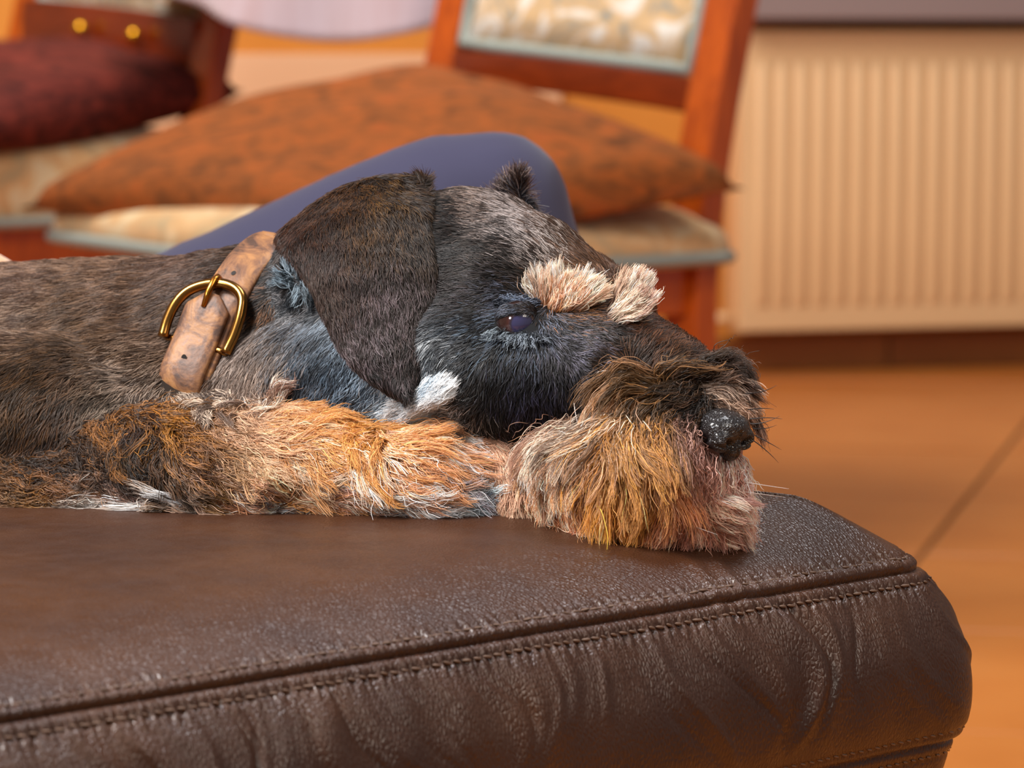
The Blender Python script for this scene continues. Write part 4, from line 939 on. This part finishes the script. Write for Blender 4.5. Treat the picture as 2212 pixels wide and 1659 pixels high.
short_fur('ear_fur', fme, 1500, K=5, tagset=('far_ear',), forced='far_ear', lift=.4, lenk=.9, jdir=.35, rad=.00012)
o = bpy.data.objects['ear_fur.001']; o.parent = fear; o.matrix_parent_inverse = Matrix.Identity(4)

def surf(px, py):
    o_ = Vector((0, 0, CAMZ)); d = (P(px, py, 1.5)-o_).normalized(); h = bvh.ray_cast(o_, d); return h
def rootset(area_, N):
    """roots cast on the body inside a px ellipse (cx, cy, rx, ry, angle)"""
    pp = []; nn = []; cx, cy, rx, ry, an = area_; an = math.radians(an)
    while len(pp) < N:
        a = rng.uniform(0, 6.283); r = math.sqrt(rng.random()); x, y = rx*r*math.cos(a), ry*r*math.sin(a)
        h = surf(cx+x*math.cos(an)-y*math.sin(an), cy+x*math.sin(an)+y*math.cos(an))
        if h[0] is not None: pp.append(tuple(h[0])); nn.append(tuple(h[1]))
        elif rng.random() < .02: pass
    return np.array(pp), np.array(nn)
def tuft(name, tag, area_, n_lock, per, label=None, **kw):
    a = dict(K=8, wave=.0006, width=.0020, lift=.35, grav=0, clump=.55, spread=.35, floor=False, frizz=.0004); a.update(kw)
    o = long_fur(name, tag, n_lock, per, body.data, roots=rootset(area_, n_lock), **a)
    if label: o['label'] = label
    return o
long_fur('leg_feathering', 'leg', 2300, 30, body.data, weight=wtag('leg'), K=8, wave=.0016, width=.0034, lift=.38, grav=.05, lenk=.9, spread=1.1, clump=.76, vary=.28, grad=(.6, 1.25))  # roots darkened in colour to paint shade between the locks
long_fur('beard', 'beard', 2200, 32, body.data, weight=wtag('beard'), K=10, wave=.0012, width=.0027, lift=.42, grav=.10, lenk=1.0, spread=.6, clump=.82, vary=.28, grad=(.55, 1.25))  # shade deep in the beard painted as darker roots, tips brightened
tuft('eyebrow', 'brow', (1210, 650, 60, 20, 8), 110, 34, 'near eyebrow, a cream tuft fanning upward', rootcol=lin('#8c5020'), lift=.45, grad=(.9, 1.1), lenk=.95)
tuft('eyebrow', 'far_brow', (1342, 672, 28, 26, 0), 80, 34, 'far eyebrow, a cream tuft standing out past the brow', rootcol=lin('#5a3c2c'), lift=.4, grad=(.9, 1.1))
tuft('muzzle_tuft', 'top_tuft', (1545, 850, 40, 26, 20), 110, 30, 'grey tuft arching over the nose', lift=.35, grav=.35, wave=.001, avoid=False)
tuft('chin_tuft', 'chin', (1500, 1078, 50, 30, 0), 60, 34, None, lift=.2, wave=.0008, floor=True)
tuft('eyelash', 'lash', (1118, 724, 60, 9, 4), 60, 10, None, lift=.3, width=.0014, lenk=.75, grad=(.4, .8))
tuft('eyelash', 'upper_lid', (1110, 655, 45, 12, 4), 50, 9, None, lift=.25, width=.0014, lenk=.75, grad=(.4, .8))
tuft('cheek_patch', 'patch', (925, 856, 80, 34, -32), 330, 26, 'white patch of fur under the ear tip', lift=.22, width=.0022)
tuft('inner_ear_hair', 'inner_ear', (645, 605, 26, 38, -20), 60, 20, 'bluish grey curls under the ear fold', lift=.5, width=.0018, spread=1.2)
for ar_, nl_ in (((430, 1104, 170, 10, 0), 45), ((820, 1108, 190, 14, 0), 110), ((1000, 1085, 60, 22, -20), 50)):
    tuft('leg_fringe', 'leg_fringe', ar_, nl_, 20, None, lift=.35, wave=.0012, width=.0042, floor=True, spread=1.0, clump=.45, grav=.05)
tuft('neck_fringe', 'collar_fringe', (480, 878, 130, 30, 0), 200, 22, None, lift=.75, wave=.0022, width=.0030, clump=.5, spread=1.4)

# ------------------------------------------------------------------ eye with lids
ED = surf(1118, 698)[0].y
EC = P(1118, 697, ED+.0054); ER = .0090
gz = Vector((.22, -1, -.02)).normalized(); gx = gz.cross(Vector((0, 0, 1))).normalized()*-1; gu = gx.cross(gz)*-1
if gu.z < 0: gu = -gu
if gx.x < 0: gx = -gx
bm = bmesh.new(); bmesh.ops.create_uvsphere(bm, u_segments=48, v_segments=32, radius=ER)
eye_me = bm_mesh('eye', bm, True)
me_m = bpy.data.materials.new('wet_dark_eye'); me_m.use_nodes = True; t = me_m.node_tree; b = t.nodes['Principled BSDF']
tc_ = t.nodes.new('ShaderNodeTexCoord'); dot = t.nodes.new('ShaderNodeVectorMath'); dot.operation = 'DOT_PRODUCT'; nrm = t.nodes.new('ShaderNodeVectorMath'); nrm.operation = 'NORMALIZE'
t.links.new(tc_.outputs['Object'], nrm.inputs[0]); t.links.new(nrm.outputs[0], dot.inputs[0]); dot.inputs[1].default_value = tuple(gz)
rp = t.nodes.new('ShaderNodeValToRGB'); t.links.new(dot.outputs['Value'], rp.inputs[0]); e = rp.color_ramp.elements
while len(e) < 5: e.new(.5)
for el, (p_, c_) in zip(e, ((.0, '#1a0f0c'), (.70, '#2a1512'), (.80, '#3c1e1a'), (.86, '#261c28'), (.90, '#302e4e'))): el.position = p_; el.color = (*lin(c_), 1)
t.links.new(rp.outputs[0], b.inputs['Base Color']); b.inputs['Roughness'].default_value = .08; b.inputs['Coat Weight'].default_value = 1; b.inputs['Coat Roughness'].default_value = .02; b.inputs['Specular IOR Level'].default_value = .6
eye = link('eye', eye_me, dog, me_m); eye.location = EC; eye.matrix_parent_inverse = dinv
M_lid = Mat('eyelid_skin', lin('#15100f'), .45).m
def lid(sign, e0, e1, name):
    V = []; F = []; na, ne = 36, 10
    for i in range(na+1):
        az = math.radians(-88+176*i/na); rim = math.radians(e0)*math.cos(az*.98)**.9 if abs(az) < math.pi/2*.999 else 0
        for j in range(ne+1):
            tt = j/ne; el = sign*(rim+(math.radians(e1)-rim)*tt*1.0); R = ER*((1.05 if j > 0 else 1.015)-tt*tt*.025)
            d = gz*(math.cos(el)*math.cos(az))+gx*(math.cos(el)*math.sin(az))+gu*math.sin(el); V.append(d*R)
    for i in range(na):
        for j in range(ne): q_ = (i*(ne+1)+j, (i+1)*(ne+1)+j, (i+1)*(ne+1)+j+1, i*(ne+1)+j+1); F.append(q_ if sign > 0 else q_[::-1])
    o = link(name, mesh_from(name, V, F), eye, M_lid); return o
L1 = lid(1, 27, 58, 'eyelid'); L2 = lid(-1, 21, 58, 'eyelid')
for L_ in (L1, L2):
    tm = L_.data.copy(); tm.transform(Matrix.Translation(EC)); tm.update()
    if L_ is L2: tm.flip_normals()
    cc_, nn_, _ = mesh_arrays(tm); 
    if ((cc_-np.array(EC))*nn_).sum() < 0: tm.flip_normals()
    nm = 'eyelid_fur'; ho_ = short_fur(nm, tm, 900, K=4, tagset=('head',), forced='head', lift=.25, lenk=.45, sink=0, rad=.00010, weight=lambda c, n: (np.abs((c-np.array(EC)) @ np.array(gu)) > ER*.36)*1.0)
    ho_.parent = eye; ho_.matrix_parent_inverse = Matrix.Translation(-EC)

# ------------------------------------------------------------------ nose
nf = Vector((.70, -.70, -.10)).normalized(); nl = nf.cross(Vector((0, 0, 1))).normalized(); nu_ = nl.cross(nf).normalized()
if nu_.z < 0: nu_ = -nu_
NC = P(1566, 944, 1.4675)
def nb(l, f, u, rl, rf, ru): return (NC+nl*l+nf*f+nu_*u, (rl, rf, ru), Matrix((nl, nf, nu_)).transposed().to_3x3())
nose = remesh_obj('nose', [nb(0, 0, .0035, .0112, .0085, .0068), nb(0, -.003, .006, .0090, .0085, .0050), nb(.0062, .0035, -.0002, .0050, .0052, .0050), nb(-.0062, .0035, -.0002, .0050, .0052, .0050), nb(0, .0030, -.0035, .0042, .0052, .0058), nb(0, -.006, 0, .0095, .008, .0085)], .00055, 4, dog, None)
nose.matrix_parent_inverse = dinv
co_, no_, _t = mesh_arrays(nose.data); rel = co_-np.array(NC); l_ = rel @ np.array(nl); f_ = rel @ np.array(nf); u_ = rel @ np.array(nu_)
for s in (-1, 1):
    g_ = np.exp(-(((l_-s*.0050)/.0020)**2+((u_+.0012-.35*(s*l_-.0050))/.0016)**2))*(f_ > 0)
    g2 = np.exp(-(((s*l_-.0085)/.0030)**2+((u_+.0032-.25*(s*l_-.005))/.0007)**2))*(f_ > -.003)
    co_ -= np.array(nf)[None]*(g_*.0042+g2*.0016)[:, None]
g3 = np.exp(-(l_/.0006)**2)*(f_ > 0)*(u_ < .004); co_ -= np.array(nf)[None]*(g3*.0010)[:, None]
nose.data.vertices.foreach_set('co', co_.ravel()); nose.data.update()
mt = Mat('wet_black_nose_leather', lin('#140f10'), .30, spec=.6, coat=.25)
hh_ = mt.ramp(mt.voro(1300), [(0, (0, 0, 0)), (.3, (1, 1, 1))], to=None); mt.bump(hh_, .6, .0005); nose.data.materials.clear(); nose.data.materials.append(mt.m)

# ------------------------------------------------------------------ whiskers and stray hairs
def strays(name, segs, rad, col):
    pts = []; 
    for (a, b, c) in segs:
        A, B, C_ = P(*a), P(*b), P(*c); pts.append([tuple(A*(1-t)**2+B*2*t*(1-t)+C_*t*t) for t in np.linspace(0, 1, 9)])
    pts = np.array(pts); N = len(pts); cols = np.tile(np.array([*lin(col), 1]), (N, 1)); return hair_obj(name, pts, np.full(N, rad), cols, tip=.2)
strays('whisker', [((1620, 905, 1.468), (1660, 900, 1.466), (1690, 905, 1.465)), ((1620, 915, 1.468), (1650, 918, 1.466), (1685, 898, 1.465)), ((1630, 940, 1.468), (1660, 955, 1.466), (1688, 972, 1.465)), ((1625, 950, 1.468), (1655, 970, 1.466), (1682, 1000, 1.465)),
                   ((1610, 850, 1.475), (1650, 850, 1.475), (1678, 832, 1.475)), ((1615, 885, 1.47), (1650, 880, 1.47), (1672, 884, 1.47)), ((1625, 925, 1.468), (1650, 930, 1.468), (1678, 918, 1.466))], .00022, '#14100e')
strays('whisker', [((1600, 1040, 1.47), (1660, 1050, 1.47), (1705, 1056, 1.47)), ((1590, 1060, 1.47), (1650, 1068, 1.47), (1695, 1074, 1.475)), ((1240, 870, 1.478), (1243, 900, 1.475), (1252, 930, 1.474)), ((1300, 800, 1.478), (1340, 820, 1.474), (1400, 815, 1.476)), ((1280, 810, 1.478), (1310, 790, 1.474), (1350, 812, 1.476)),
                   ((1480, 1130, 1.455), (1520, 1145, 1.452), (1550, 1155, 1.45))], .00018, '#e8dcd4')
